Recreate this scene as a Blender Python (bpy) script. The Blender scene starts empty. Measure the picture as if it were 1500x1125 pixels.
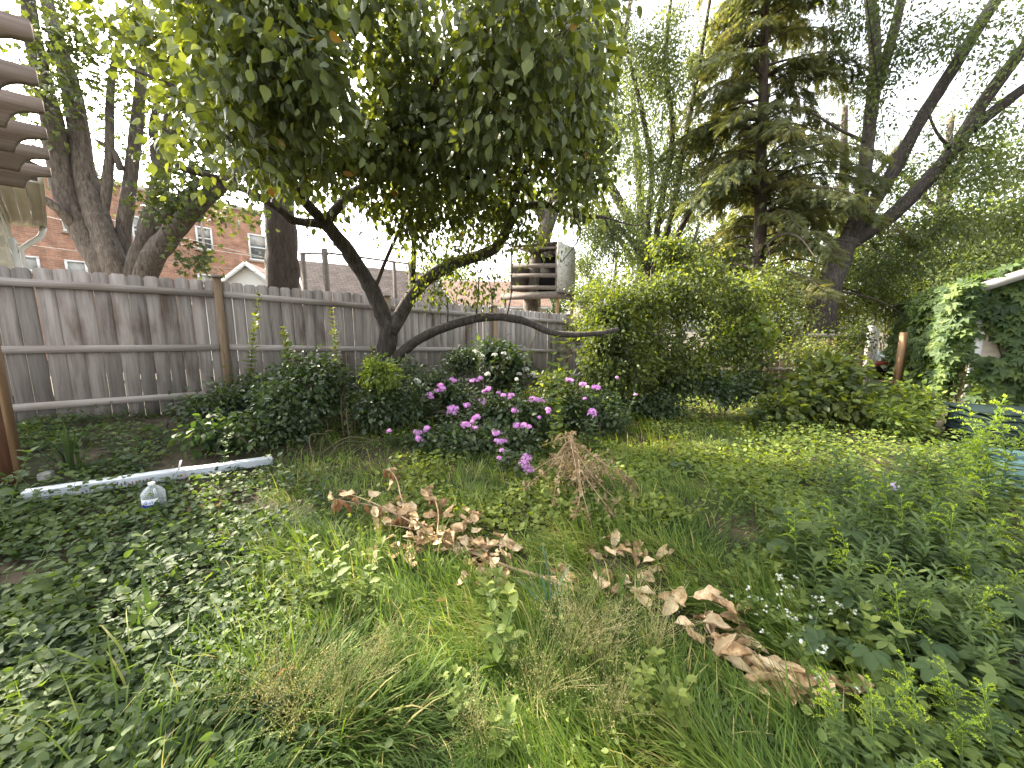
import bpy, math, random
import numpy as np
from mathutils import Vector, Matrix, noise as mnoise

rng = np.random.default_rng(7)
random.seed(7)
SC = bpy.context.scene
COL = SC.collection
PI = math.pi
rad = math.radians

# ------------------------------------------------------------------ camera model
PITCH = rad(8.1)
CAMZ = 1.5
FPX = 541.0
cp, sp = math.cos(PITCH), math.sin(PITCH)
def ray(px, py):
    a = (px - 750) / FPX; b = (562.5 - py) / FPX
    return np.array([a, cp + b * sp, -sp + b * cp])
def at(px, py, Y):
    d = ray(px, py)
    return np.array([0, 0, CAMZ]) + d * (Y / d[1])
def atz(px, py, z):
    d = ray(px, py)
    return np.array([0, 0, CAMZ]) + d * ((z - CAMZ) / d[2])

# ------------------------------------------------------------------ terrain
FD = np.array([0.783, 0.622]); FN = np.array([0.622, -0.783]); FA = np.array([-4.23, 5.45])
def H(x, y):
    x = np.asarray(x, float); y = np.asarray(y, float)
    d = (x - FA[0]) * FN[0] + (y - FA[1]) * FN[1]
    s = (x - FA[0]) * FD[0] + (y - FA[1]) * FD[1]
    hf = np.clip(0.35 - 0.04 * s, 0.0, 0.42)
    t = np.clip((4.2 - d) / 3.6, 0, 1); t = t * t * (3 - 2 * t)
    far = np.clip((40 - np.hypot(x, y)) / 20, 0, 1)
    n = 0.025 * np.sin(1.9 * x + 0.7 * y) * np.cos(1.3 * y - 0.5 * x) + 0.012 * np.sin(5.1 * x + 2.0) * np.cos(4.3 * y + 1.0)
    return hf * t * far + n
def g(px, py):
    d = ray(px, py); s = 1.0
    z = 0.0
    for _ in range(25):
        s = (z - CAMZ) / d[2]
        z = float(H(d[0] * s, d[1] * s))
    return np.array([d[0] * s, d[1] * s, z])
def gp(x, y): return np.array([x, y, float(H(x, y))])

# ------------------------------------------------------------------ materials
def newmat(name):
    m = bpy.data.materials.new(name); m.use_nodes = True
    nt = m.node_tree; nt.nodes.clear()
    return m, nt.nodes, nt.links
def ramp(N, stops):
    r = N.new('ShaderNodeValToRGB')
    el = r.color_ramp.elements
    while len(el) < len(stops): el.new(0.5)
    for e, (p, c) in zip(el, stops): e.position = p; e.color = (*c, 1)
    return r
def leaf_mat(name, cols, trans, tfac=0.35, rough=0.5, spec=0.25, patch=3.0, pamt=0.35):
    """cols: colour stops over the per-leaf 'var'; trans: transmitted colour; broad patches from noise."""
    m, N, L = newmat(name)
    a = N.new('ShaderNodeAttribute'); a.attribute_name = 'var'
    r = ramp(N, [(i / (len(cols) - 1), c) for i, c in enumerate(cols)])
    tc = N.new('ShaderNodeNewGeometry')
    nz = N.new('ShaderNodeTexNoise'); nz.inputs['Scale'].default_value = patch; nz.inputs['Detail'].default_value = 3
    L.new(tc.outputs['Position'], nz.inputs['Vector'])
    mr = N.new('ShaderNodeMapRange'); mr.inputs['From Min'].default_value = 0.3; mr.inputs['From Max'].default_value = 0.7
    mr.inputs['To Min'].default_value = -pamt; mr.inputs['To Max'].default_value = pamt
    L.new(nz.outputs['Fac'], mr.inputs['Value'])
    ad = N.new('ShaderNodeMath'); ad.operation = 'ADD'; ad.use_clamp = True
    L.new(a.outputs['Fac'], ad.inputs[0]); L.new(mr.outputs['Result'], ad.inputs[1]); L.new(ad.outputs[0], r.inputs['Fac'])
    p = N.new('ShaderNodeBsdfPrincipled'); p.inputs['Roughness'].default_value = rough
    p.inputs['Specular IOR Level'].default_value = spec
    L.new(r.outputs['Color'], p.inputs['Base Color'])
    t = N.new('ShaderNodeBsdfTranslucent')
    mx = N.new('ShaderNodeMix'); mx.data_type = 'RGBA'; mx.blend_type = 'MULTIPLY'; mx.inputs[0].default_value = 1.0
    L.new(r.outputs['Color'], mx.inputs[6]); mx.inputs[7].default_value = (*trans, 1)
    L.new(mx.outputs[2], t.inputs['Color'])
    ms = N.new('ShaderNodeMixShader'); ms.inputs[0].default_value = tfac
    L.new(p.outputs[0], ms.inputs[1]); L.new(t.outputs[0], ms.inputs[2])
    o = N.new('ShaderNodeOutputMaterial'); L.new(ms.outputs[0], o.inputs['Surface'])
    return m
def noise_mat(name, stops, scale=(8, 8, 8), rough=0.8, bump=0.3, bdist=0.01, detail=6, spec=0.3, coord='Object', dist=0.0, metallic=0.0, second=None):
    m, N, L = newmat(name)
    tc = N.new('ShaderNodeTexCoord'); mp = N.new('ShaderNodeMapping')
    mp.inputs['Scale'].default_value = scale
    L.new(tc.outputs[coord], mp.inputs['Vector'])
    nz = N.new('ShaderNodeTexNoise'); nz.inputs['Scale'].default_value = 1; nz.inputs['Detail'].default_value = detail
    nz.inputs['Roughness'].default_value = 0.65; nz.inputs['Distortion'].default_value = dist
    L.new(mp.outputs[0], nz.inputs['Vector'])
    r = ramp(N, stops); L.new(nz.outputs['Fac'], r.inputs['Fac'])
    col = r.outputs['Color']
    if second:   # (scale, (r,g,b), lo, hi): large stains multiplied in
        n2 = N.new('ShaderNodeTexNoise'); n2.inputs['Scale'].default_value = second[0]; n2.inputs['Detail'].default_value = 4
        m2 = N.new('ShaderNodeMapping'); k2 = max(scale); m2.inputs['Scale'].default_value = tuple(max(.25, c_ / k2) for c_ in scale); L.new(tc.outputs[coord], m2.inputs['Vector']); L.new(m2.outputs[0], n2.inputs['Vector'])
        r2 = ramp(N, [(second[2], (1, 1, 1)), (second[3], second[1])]); L.new(n2.outputs['Fac'], r2.inputs['Fac'])
        mx = N.new('ShaderNodeMix'); mx.data_type = 'RGBA'; mx.blend_type = 'MULTIPLY'; mx.inputs[0].default_value = 1
        L.new(col, mx.inputs[6]); L.new(r2.outputs['Color'], mx.inputs[7]); col = mx.outputs[2]
    a = N.new('ShaderNodeAttribute'); a.attribute_name = 'var'
    mr = N.new('ShaderNodeMapRange'); mr.inputs['To Min'].default_value = 0.72; mr.inputs['To Max'].default_value = 1.25
    L.new(a.outputs['Fac'], mr.inputs['Value'])
    mv = N.new('ShaderNodeMix'); mv.data_type = 'RGBA'; mv.blend_type = 'MULTIPLY'; mv.inputs[0].default_value = 1
    L.new(col, mv.inputs[6]); L.new(mr.outputs[0], mv.inputs[7])
    p = N.new('ShaderNodeBsdfPrincipled'); p.inputs['Roughness'].default_value = rough
    p.inputs['Specular IOR Level'].default_value = spec; p.inputs['Metallic'].default_value = metallic
    L.new(mv.outputs[2], p.inputs['Base Color'])
    b = N.new('ShaderNodeBump'); b.inputs['Strength'].default_value = bump; b.inputs['Distance'].default_value = bdist
    L.new(nz.outputs['Fac'], b.inputs['Height']); L.new(b.outputs[0], p.inputs['Normal'])
    o = N.new('ShaderNodeOutputMaterial'); L.new(p.outputs[0], o.inputs['Surface'])
    return m
def brick_mat(name, c1, c2, mortar, bw, bh, msize=0.012, rough=0.85, bump=0.5):
    """bricks over UV in metres"""
    m, N, L = newmat(name)
    tc = N.new('ShaderNodeTexCoord')
    bt = N.new('ShaderNodeTexBrick')
    bt.inputs['Color1'].default_value = (*c1, 1); bt.inputs['Color2'].default_value = (*c2, 1); bt.inputs['Mortar'].default_value = (*mortar, 1)
    bt.inputs['Scale'].default_value = 1; bt.inputs['Brick Width'].default_value = bw; bt.inputs['Row Height'].default_value = bh
    bt.inputs['Mortar Size'].default_value = msize; bt.inputs['Bias'].default_value = -0.1
    L.new(tc.outputs['UV'], bt.inputs['Vector'])
    nz = N.new('ShaderNodeTexNoise'); nz.inputs['Scale'].default_value = 3; nz.inputs['Detail'].default_value = 6
    L.new(tc.outputs['UV'], nz.inputs['Vector'])
    r = ramp(N, [(0.3, (0.65, 0.65, 0.65)), (0.7, (1.2, 1.2, 1.2))]); L.new(nz.outputs['Fac'], r.inputs['Fac'])
    mx = N.new('ShaderNodeMix'); mx.data_type = 'RGBA'; mx.blend_type = 'MULTIPLY'; mx.inputs[0].default_value = 1
    L.new(bt.outputs['Color'], mx.inputs[6]); L.new(r.outputs['Color'], mx.inputs[7])
    p = N.new('ShaderNodeBsdfPrincipled'); p.inputs['Roughness'].default_value = rough; p.inputs['Specular IOR Level'].default_value = 0.2
    L.new(mx.outputs[2], p.inputs['Base Color'])
    b = N.new('ShaderNodeBump'); b.inputs['Strength'].default_value = bump; b.inputs['Distance'].default_value = 0.01; b.invert = True
    L.new(bt.outputs['Fac'], b.inputs['Height']); L.new(b.outputs[0], p.inputs['Normal'])
    o = N.new('ShaderNodeOutputMaterial'); L.new(p.outputs[0], o.inputs['Surface'])
    return m
def plain(name, c, rough=0.5, spec=0.4, metallic=0.0, vary=0.2, scale=20):
    return noise_mat(name, [(0.3, tuple(x * (1 - vary) for x in c)), (0.7, tuple(x * (1 + vary) for x in c))], (scale,) * 3, rough, 0.1, 0.003, spec=spec, metallic=metallic)

# ------------------------------------------------------------------ mesh builder
class MB:
    def __init__(s): s.V = []; s.F = []; s.A = []; s.U = []; s.n = 0; s.uv = False
    def add(s, verts, faces, var=0.5, uv=None):
        """faces: list of int arrays (n,k)"""
        verts = np.asarray(verts, float)
        s.V.append(verts)
        v = np.full(len(verts), var, float) if np.isscalar(var) else np.asarray(var, float)
        s.A.append(v)
        if uv is not None: s.uv = True; s.U.append(np.asarray(uv, float))
        else: s.U.append(np.zeros((len(verts), 2)))
        for f in faces:
            f = np.asarray(f, int)
            if f.size: s.F.append(f + s.n)
        s.n += len(verts)
        return s
    def box(s, c, ax, ay, az, var=0.5):
        """centre and three half-axis vectors"""
        c = np.asarray(c, float); ax, ay, az = (np.asarray(q, float) for q in (ax, ay, az))
        v = [c + i * ax + j * ay + k * az for i in (-1, 1) for j in (-1, 1) for k in (-1, 1)]
        f = [[0, 1, 3, 2], [4, 6, 7, 5], [0, 4, 5, 1], [2, 3, 7, 6], [0, 2, 6, 4], [1, 5, 7, 3]]
        return s.add(v, [f], var)
    def bar(s, p0, p1, w, h, up=(0, 0, 1), var=0.5):
        p0 = np.asarray(p0, float); p1 = np.asarray(p1, float)
        d = p1 - p0; l = np.linalg.norm(d); d = d / l
        up = np.asarray(up, float)
        sd = np.cross(d, up); sd /= np.linalg.norm(sd); u = np.cross(sd, d)
        return s.box((p0 + p1) / 2, d * l / 2, sd * w / 2, u * h / 2, var)
    def tube(s, P, R, k=6, var=0.5, cap=True, rough=0.0):
        P = np.asarray(P, float); n = len(P); R = np.broadcast_to(np.asarray(R, float), (n,))
        T = np.gradient(P, axis=0); T /= np.linalg.norm(T, axis=1)[:, None] + 1e-9
        ref = np.array([0, 0, 1.0]) if abs(T[0][2]) < 0.9 else np.array([1.0, 0, 0])
        x = np.cross(T[0], ref); x /= np.linalg.norm(x)
        X = np.zeros((n, 3))
        for i in range(n):
            x = x - T[i] * np.dot(x, T[i]); x /= np.linalg.norm(x) + 1e-9; X[i] = x
        Y = np.cross(T, X)
        a = np.arange(k) * 2 * PI / k
        rr = R[:, None] * (1 + (rough * rng.normal(size=(n, k)) if rough else 0))
        V = P[:, None, :] + rr[:, :, None] * (np.cos(a)[None, :, None] * X[:, None, :] + np.sin(a)[None, :, None] * Y[:, None, :])
        i = np.arange(n - 1)[:, None]; j = np.arange(k)[None, :]; j2 = (j + 1) % k
        f = np.stack([i * k + j, i * k + j2, (i + 1) * k + j2, (i + 1) * k + j], -1).reshape(-1, 4)
        V = V.reshape(-1, 3); fs = [f]
        if cap:
            V = np.vstack([V, P[0] - T[0] * 0.0, P[-1] + T[-1] * R[-1] * 0.5]); m = n * k
            jj = np.arange(k); j3 = (jj + 1) % k
            fs.append(np.stack([np.full(k, m), j3, jj], -1))
            fs.append(np.stack([np.full(k, m + 1), (n - 1) * k + jj, (n - 1) * k + j3], -1))
        return s.add(V, fs, var)
    def lathe(s, prof, k=24, c=(0, 0, 0), var=0.5):
        prof = np.asarray(prof, float); n = len(prof); a = np.arange(k) * 2 * PI / k
        V = np.stack([prof[:, 0][:, None] * np.cos(a), prof[:, 0][:, None] * np.sin(a), np.repeat(prof[:, 1][:, None], k, 1)], -1).reshape(-1, 3) + np.asarray(c, float)
        i = np.arange(n - 1)[:, None]; j = np.arange(k)[None, :]; j2 = (j + 1) % k
        return s.add(V, [np.stack([i * k + j, i * k + j2, (i + 1) * k + j2, (i + 1) * k + j], -1).reshape(-1, 4)], var)
    def inst(s, tpl, P, D, Nn, size, var, wid=None):
        """many copies of a leaf template: base P, axis D, up Nn"""
        tv, tf = tpl
        P = np.asarray(P, float); n = len(P)
        if n == 0: return s
        D = D / (np.linalg.norm(D, axis=1)[:, None] + 1e-9)
        X = np.cross(D, Nn); X /= np.linalg.norm(X, axis=1)[:, None] + 1e-9
        Z = np.cross(X, D)
        size = np.broadcast_to(np.asarray(size, float), (n,)); w = size if wid is None else size * wid
        V = P[:, None, :] + tv[None, :, 0, None] * (X * w[:, None])[:, None, :] + tv[None, :, 1, None] * (D * size[:, None])[:, None, :] + tv[None, :, 2, None] * (Z * size[:, None])[:, None, :]
        m = len(tv); off = (np.arange(n) * m)[:, None, None]
        fs = [(np.asarray(f)[None] + off).reshape(-1, np.asarray(f).shape[1]) for f in tf]
        return s.add(V.reshape(-1, 3), fs, np.repeat(np.broadcast_to(np.asarray(var, float), (n,)), m))
    def build(s, name, mat, parent=None, smooth=False):
        V = np.vstack(s.V) if s.V else np.zeros((0, 3))
        if parent is not None: V = V - np.array(parent.location)
        me = bpy.data.meshes.new(name)
        tot = np.concatenate([np.full(len(f), f.shape[1]) for f in s.F]); loops = np.concatenate([f.ravel() for f in s.F])
        me.vertices.add(len(V)); me.vertices.foreach_set('co', V.astype(np.float32).ravel())
        me.loops.add(len(loops)); me.loops.foreach_set('vertex_index', loops.astype(np.int32))
        me.polygons.add(len(tot)); st = np.concatenate([[0], np.cumsum(tot)[:-1]])
        me.polygons.foreach_set('loop_start', st.astype(np.int32)); me.polygons.foreach_set('loop_total', tot.astype(np.int32))
        if smooth: me.polygons.foreach_set('use_smooth', np.ones(len(tot), bool))
        me.update(calc_edges=True)
        at_ = me.attributes.new('var', 'FLOAT', 'POINT'); at_.data.foreach_set('value', np.concatenate(s.A).astype(np.float32))
        if s.uv:
            u = me.uv_layers.new(name='UVMap'); U = np.vstack(s.U)[loops]; u.data.foreach_set('uv', U.astype(np.float32).ravel())
        me.materials.append(mat)
        o = bpy.data.objects.new(name, me); COL.objects.link(o)
        if parent is not None: o.parent = parent
        return o

def tag(o, label, cat, group=None, kind=None):
    if label: o['label'] = label
    if cat: o['category'] = cat
    if group: o['group'] = group
    if kind: o['kind'] = kind
    return o
def thing(name, label, cat, loc=(0, 0, 0), group=None):
    o = bpy.data.objects.new(name, None); COL.objects.link(o); o.empty_display_size = 0.1
    o.location = [float(q) for q in loc]
    return tag(o, label, cat, group)
def dup(root, loc, rz=0.0, sc=1.0, label=None, tilt=(0, 0)):
    r = root.copy(); COL.objects.link(r)
    r.location = [float(q) for q in loc]; r.rotation_euler = (tilt[0], tilt[1], rz); r.scale = (sc, sc, sc) if np.isscalar(sc) else sc
    if label: r['label'] = label
    for ch in list(root.children):
        c = ch.copy(); COL.objects.link(c); c.parent = r
        for gch in list(ch.children):
            d = gch.copy(); COL.objects.link(d); d.parent = c
    return r
class Proto:
    """the first placement moves the built thing itself, later ones copy it"""
    def __init__(s, roots): s.roots = roots; s.used = [False] * len(roots); s.k = 0
    def put(s, loc, rz=0.0, sc=1.0, label=None, tilt=(0, 0), pick=None):
        i = (s.k if pick is None else pick) % len(s.roots); s.k += 1
        r = s.roots[i]
        if not s.used[i]:
            s.used[i] = True
            r.location = [float(q) for q in loc]; r.rotation_euler = (tilt[0], tilt[1], rz); r.scale = (sc, sc, sc) if np.isscalar(sc) else sc
            if label: r['label'] = label
            return r
        return dup(r, loc, rz, sc, label, tilt)

# ------------------------------------------------------------------ curves and leaves
def smooth_path(P, n=24):
    P = np.asarray(P, float); m = len(P)
    Q = np.vstack([2 * P[0] - P[1], P, 2 * P[-1] - P[-2]])
    t = np.linspace(0, m - 1 - 1e-6, n); i = t.astype(int); f = (t - i)[:, None]
    p0, p1, p2, p3 = Q[i], Q[i + 1], Q[i + 2], Q[i + 3]
    return 0.5 * (2 * p1 + (p2 - p0) * f + (2 * p0 - 5 * p1 + 4 * p2 - p3) * f ** 2 + (3 * p1 - p0 - 3 * p2 + p3) * f ** 3)
def unit(v): return v / (np.linalg.norm(v, axis=-1, keepdims=True) + 1e-9)
def A(*r): return np.array(r, float)
# ovate leaf, folded along the midrib, tip drooping
OVATE = (A([0, 0, 0], [0, .35, -.02], [0, .7, -.06], [0, 1, -.16], [-.27, .22, .06], [-.3, .5, .05], [-.15, .8, -.02], [.27, .22, .06], [.3, .5, .05], [.15, .8, -.02]),
         [[[0, 1, 4], [0, 7, 1], [2, 3, 6], [2, 9, 3]], [[1, 2, 5, 4], [2, 1, 7, 8]], [[2, 6, 5], [2, 8, 9]]])
LANCE = (A([0, 0, 0], [0, .5, .0], [0, 1, -.18], [-.11, .3, .03], [-.08, .7, -.03], [.11, .3, .03], [.08, .7, -.03]),
         [[[0, 1, 3], [0, 5, 1], [1, 4, 3], [1, 5, 6], [1, 2, 4], [1, 6, 2]]])
RHOMB = (A([0, 0, 0], [-.28, .45, .07], [0, 1, -.08], [.28, .45, .07]), [[[0, 2, 1], [0, 3, 2]]])
ROUND = (A([0, .08, 0], [0, .5, -.03], [-.34, 0, .05], [-.5, .4, .06], [-.3, .85, .02], [0, 1, -.02], [.3, .85, .02], [.5, .4, .06], [.34, 0, .05]),
         [[[1, 0, 2], [1, 2, 3], [1, 3, 4], [1, 4, 5], [1, 5, 6], [1, 6, 7], [1, 7, 8], [1, 8, 0]]])
def lobed(nl, spread, lw):
    V, T = [[0, 0, 0]], []
    for i in range(nl):
        a = (i / (nl - 1) - .5) * spread; l = 1.0 - 0.3 * abs(i / (nl - 1) - .5) * 2
        c, s_ = math.cos(a), math.sin(a); b = len(V)
        for (x, y, z) in ((-lw, .5, .05), (0, .55, -.02), (lw, .5, .05), (0, 1, -.12)):
            V.append([l * (x * c + y * s_), l * (-x * s_ + y * c), z * l - .06 * abs(a)])
        T += [[0, b + 1, b], [0, b + 2, b + 1], [b, b + 1, b + 3], [b + 1, b + 2, b + 3]]
    return (np.array(V), [T])
def lobed_hi(nl, spread, lw, ser=.05, ns=7):
    """spread leaflets with a serrated outline and a folded midrib"""
    V, T = [], []
    for i in range(nl):
        a = (i / (nl - 1) - .5) * spread; l = 1.0 - 0.32 * abs(i / (nl - 1) - .5) * 2
        c, s_ = math.cos(a), math.sin(a); b = len(V)
        for k in range(ns):
            t = k / (ns - 1); w_ = lw * 1.15 * math.sin(PI * min(.999, .06 + .94 * t) ** 1.25) ** .8 * (1 + (ser / lw * .35) * (1 if k % 2 else -1)) if k < ns - 1 else 0.004
            for x, z in ((-w_, .10 * w_ / lw), (0, 0), (w_, .10 * w_ / lw)):
                y = .08 + .92 * t + (.04 if x else 0) * (k % 2)
                V.append([l * (x * c + y * s_), l * (-x * s_ + y * c), z * l * .7 - .16 * t * t * l - .05 * abs(a) * t])
        for k in range(ns - 1):
            q = b + 3 * k; T += [[q, q + 1, q + 4, q + 3], [q + 1, q + 2, q + 5, q + 4]]
    return (np.array(V), [T])
PALM_HI = lobed_hi(5, 3.5, .21)
def round_hi(n=18):
    V = [[0, .12, -.02]]; 
    for r_ in (.5, 1.0):
        for k in range(n):
            a = -PI / 2 + (k + .5) / n * 2 * PI; rr = .52 * r_ * (1 + (.05 * (1 if k % 2 else -1) if r_ == 1 else 0))
            notch = .30 * max(0, 1 - abs(math.atan2(math.cos(a), -math.sin(a))) / .5)
            V.append([rr * math.cos(a) * 1.02, .5 + rr * math.sin(a) + notch * r_ * .9, .05 * r_ + .03 * math.sin(5 * a) * r_])
    T = [[0, 1 + k, 1 + (k + 1) % n] for k in range(n)]; Q = [[1 + k, 1 + n + k, 1 + n + (k + 1) % n, 1 + (k + 1) % n] for k in range(n)]
    return (np.array(V), [T, Q])
ROUND_HI = round_hi()
PALM = lobed(5, 3.6, .22)       # five spread leaflets
MAPLE = lobed(5, 3.0, .26)
def spray_tpl(n=7):
    V, T = [], []
    for i in range(n):
        y = 0.1 + .8 * i / n
        for sgn in (-1, 1):
            b = len(V); V += [[0, y - .06, 0], [0, y + .06, 0], [sgn * .3 * (1.1 - .6 * y), y + .2, .08 * (i % 2) - .12]]
            T.append([b, b + 1, b + 2] if sgn > 0 else [b, b + 2, b + 1])
    b = len(V); V += [[-.03, 0, 0], [.03, 0, 0], [0, 1, -.1]]; T.append([b, b + 1, b + 2])
    return (np.array(V), [T])
SPRAY = spray_tpl()

def rnd_dirs(n, zbias=0.0, zs=1.0):
    v = rng.normal(size=(n, 3)); v[:, 2] = v[:, 2] * zs + zbias
    return unit(v)

class Skel:
    """branch skeleton: limbs given, twigs grown towards cluster centres"""
    def __init__(s): s.P = []; s.R = []; s.mb = MB(); s.tw = MB()
    def limb(s, pts, r0, r1, n=None, k=9, rough=0.05, pw=1.0, wob=0.0, flare=0.0):
        pts = np.asarray(pts, float); L = np.sum(np.linalg.norm(np.diff(pts, axis=0), axis=1))
        n = n or max(8, int(L / 0.12)); n = min(n, 70)
        P = smooth_path(pts, n); t = np.linspace(0, 1, n)
        if wob: P[1:-1] += np.cumsum(rng.normal(size=(n - 2, 3)), 0) * 0 + rng.normal(size=(n - 2, 3)) * wob
        R = r0 + (r1 - r0) * t ** pw + flare * np.exp(-t * L / 0.35)
        s.mb.tube(P, R, k, rng.random(), True, rough)
        s.P += list(P); s.R += list(R)
        return P
    def grow(s, C, droop=0.1, r_tip=0.003, rmax=0.05, k=4, wig=0.12):
        """C (n,3) cluster centres; returns the twig paths"""
        C = np.asarray(C, float)
        P = np.array(s.P); R = np.array(s.R)
        d0 = np.array([np.min(np.sum((P - c) ** 2, 1)) for c in C])
        order = np.argsort(d0); paths = [None] * len(C)
        cap = len(P) + 8 * len(C); PP = np.zeros((cap, 3)); RR = np.zeros(cap); n = len(P); PP[:n] = P; RR[:n] = R
        for i in order:
            c = C[i]; dv = PP[:n] - c
            dd = np.einsum('ij,ij->i', dv, dv) * (1 + 0.6 * (dv[:, 2] > 0))
            b = int(np.argmin(dd)); p = PP[b]; L = math.sqrt(np.dot(c - p, c - p)) + 1e-6
            m1 = p + (c - p) * .35 + rng.normal(size=3) * wig * L + np.array([0, 0, .12 * L])
            m2 = p + (c - p) * .72 + rng.normal(size=3) * wig * L + np.array([0, 0, .08 * L])
            e = c + np.array([0, 0, -droop * L])
            Q = smooth_path([p, m1, m2, e], 7)
            r0 = min(RR[b] * .75, rmax, 0.006 + 0.011 * L)
            rr = np.linspace(max(r0, r_tip), r_tip, 7)
            (s.mb if r0 > .02 else s.tw).tube(Q, rr, 5 if r0 > .02 else k, rng.random(), False)
            PP[n:n + 6] = Q[1:]; RR[n:n + 6] = rr[1:]; n += 6
            paths[i] = Q
        s.P = list(PP[:n]); s.R = list(RR[:n])
        return paths
def foliage(mb, tpl, paths, per, size, spread, droop=0.5, up=0.6, var=(0.2, 0.8), clustervar=0.25, wid=None):
    """leaves hanging about the outer part of each twig path"""
    for Q in paths:
        n = max(1, int(per * rng.uniform(.6, 1.4)))
        t = rng.uniform(2.0, 5.99, n); i = t.astype(int); f = (t - i)[:, None]
        B = Q[i] * (1 - f) + Q[np.minimum(i + 1, 6)] * f
        ax = unit(Q[-1] - Q[-3])
        off = rng.normal(size=(n, 3)) * spread
        P = B + off
        D = unit(off) * .8 + ax * .5 + rng.normal(size=(n, 3)) * .35 + np.array([0, 0, -droop])
        Nn = rng.normal(size=(n, 3)) * .55 + np.array([0, 0, up])
        cv = rng.normal() * clustervar
        v = np.clip(rng.uniform(var[0], var[1], n) + cv, 0, 1)
        mb.inst(tpl, P, D, Nn, size * rng.uniform(.6, 1.25, n), v, wid)
def ellipsoid_pts(n, c, r, shell=0.35, holes=0.0, seed=0, hs=0.9):
    """points in an ellipsoid, thinned by noise so that gaps and clumps appear"""
    out = []
    c = np.asarray(c, float); r = np.asarray(r, float); k = 0
    while len(out) < n and k < n * 60:
        k += 1
        v = rng.normal(size=3); v /= np.linalg.norm(v); q = v * (shell + (1 - shell) * rng.random() ** .6)
        p = c + q * r
        if holes and mnoise.noise(Vector(p * hs + seed * 7.1)) < holes - 0.45: continue
        out.append(p)
    return np.array(out)
# ================================================================== world, sun, camera
SUN_AZ = rad(-57)      # measured from +Y towards +X
SUN_EL = rad(38)
w = bpy.data.worlds.new("World"); SC.world = w; w.use_nodes = True
N = w.node_tree.nodes; L = w.node_tree.links; N.clear()
sky = N.new('ShaderNodeTexSky'); sky.sky_type = 'NISHITA'; sky.sun_disc = False
sky.sun_elevation = SUN_EL; sky.sun_rotation = SUN_AZ
sky.air_density = 1.0; sky.dust_density = 5.0; sky.ozone_density = 1.0
hs = N.new('ShaderNodeHueSaturation'); hs.inputs['Saturation'].default_value = 0.22
bg = N.new('ShaderNodeBackground'); bg.inputs['Strength'].default_value = 0.98
wo = N.new('ShaderNodeOutputWorld')
L.new(sky.outputs[0], hs.inputs['Color']); L.new(hs.outputs[0], bg.inputs['Color']); L.new(bg.outputs[0], wo.inputs['Surface'])
sl = bpy.data.lights.new('sun', 'SUN'); sl.energy = 25.0; sl.angle = rad(0.6); sl.color = (1.0, 0.89, 0.70)
so = bpy.data.objects.new('sun', sl); COL.objects.link(so)
sdir = Vector((math.sin(SUN_AZ) * math.cos(SUN_EL), math.cos(SUN_AZ) * math.cos(SUN_EL), math.sin(SUN_EL)))
so.rotation_euler = sdir.to_track_quat('Z', 'Y').to_euler(); so.location = sdir * 60
cd = bpy.data.cameras.new('camera'); cam = bpy.data.objects.new('camera', cd); COL.objects.link(cam)
cd.sensor_width = 36; cd.lens = 36 * FPX / 1500; cd.clip_start = 0.02; cd.clip_end = 3000
cam.location = (0, 0, CAMZ); cam.rotation_euler = (PI / 2 - PITCH, 0, 0)
SC.camera = cam
SC.view_settings.view_transform = 'Standard'; SC.view_settings.look = 'None'; SC.view_settings.exposure = 0; SC.view_settings.gamma = 1
SC.render.engine = 'CYCLES'
cy = SC.cycles
cy.use_denoising = True
try: cy.denoiser = 'OPENIMAGEDENOISE'; cy.denoising_prefilter = 'ACCURATE'
except Exception: pass
cy.max_bounces = 6; cy.diffuse_bounces = 3; cy.transmission_bounces = 6; cy.glossy_bounces = 2; cy.transparent_max_bounces = 8
cy.sample_clamp_indirect = 6; cy.use_adaptive_sampling = False

# ================================================================== materials
M = {}
M['soil'] = noise_mat('soil', [(0.3, (.022, .016, .010)), (0.5, (.050, .037, .022)), (0.7, (.085, .066, .042))], (9, 9, 9), .95, .7, .02, coord='Object', second=(1.2, (.35, .55, .2), .45, .62))
M['fence'] = noise_mat('weathered_board', [(0.25, (.15, .128, .112)), (0.5, (.26, .23, .208)), (0.8, (.36, .33, .30))], (26, 26, 1.6), .85, .35, .004, dist=.6, second=(4.5, (.45, .38, .33), .54, .70))
M['rail'] = noise_mat('weathered_rail', [(0.25, (.17, .148, .132)), (0.5, (.27, .24, .218)), (0.8, (.36, .33, .305))], (2.2, 2.2, 80), .85, .15, .002, dist=.4, second=(3.0, (.6, .53, .47), .5, .7))
M['post'] = noise_mat('tan_post_wood', [(0.3, (.17, .115, .068)), (0.7, (.32, .235, .15))], (30, 30, 2), .8, .3, .003, dist=.5)
M['rust_post'] = noise_mat('red_brown_stained_wood', [(0.3, (.062, .028, .016)), (0.7, (.125, .058, .032))], (28, 28, 2), .65, .25, .003, dist=.5)
M['tan_edge'] = noise_mat('bare_wood_edge', [(0.3, (.15, .085, .042)), (0.7, (.26, .16, .085))], (28, 28, 2), .7, .25, .003, dist=.5)
M['rafter'] = noise_mat('brown_pergola_wood', [(0.3, (.17, .128, .105)), (0.7, (.29, .235, .20))], (2.5, 2.5, 85), .8, .08, .002, dist=.4)
M['greypost'] = noise_mat('pale_grey_post_wood', [(0.3, (.30, .27, .24)), (0.7, (.55, .51, .47))], (30, 30, 2), .9, .4, .005, dist=.6)
M['bark'] = noise_mat('grey_bark', [(0.3, (.040, .032, .026)), (0.5, (.10, .084, .072)), (0.75, (.19, .165, .145))], (22, 22, 5), .95, 1.0, .03, dist=.8)
M['darkbark'] = noise_mat('dark_bark', [(0.3, (.022, .018, .015)), (0.55, (.070, .058, .049)), (0.75, (.15, .13, .115))], (26, 26, 7), .95, .9, .015, dist=.7)
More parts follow.
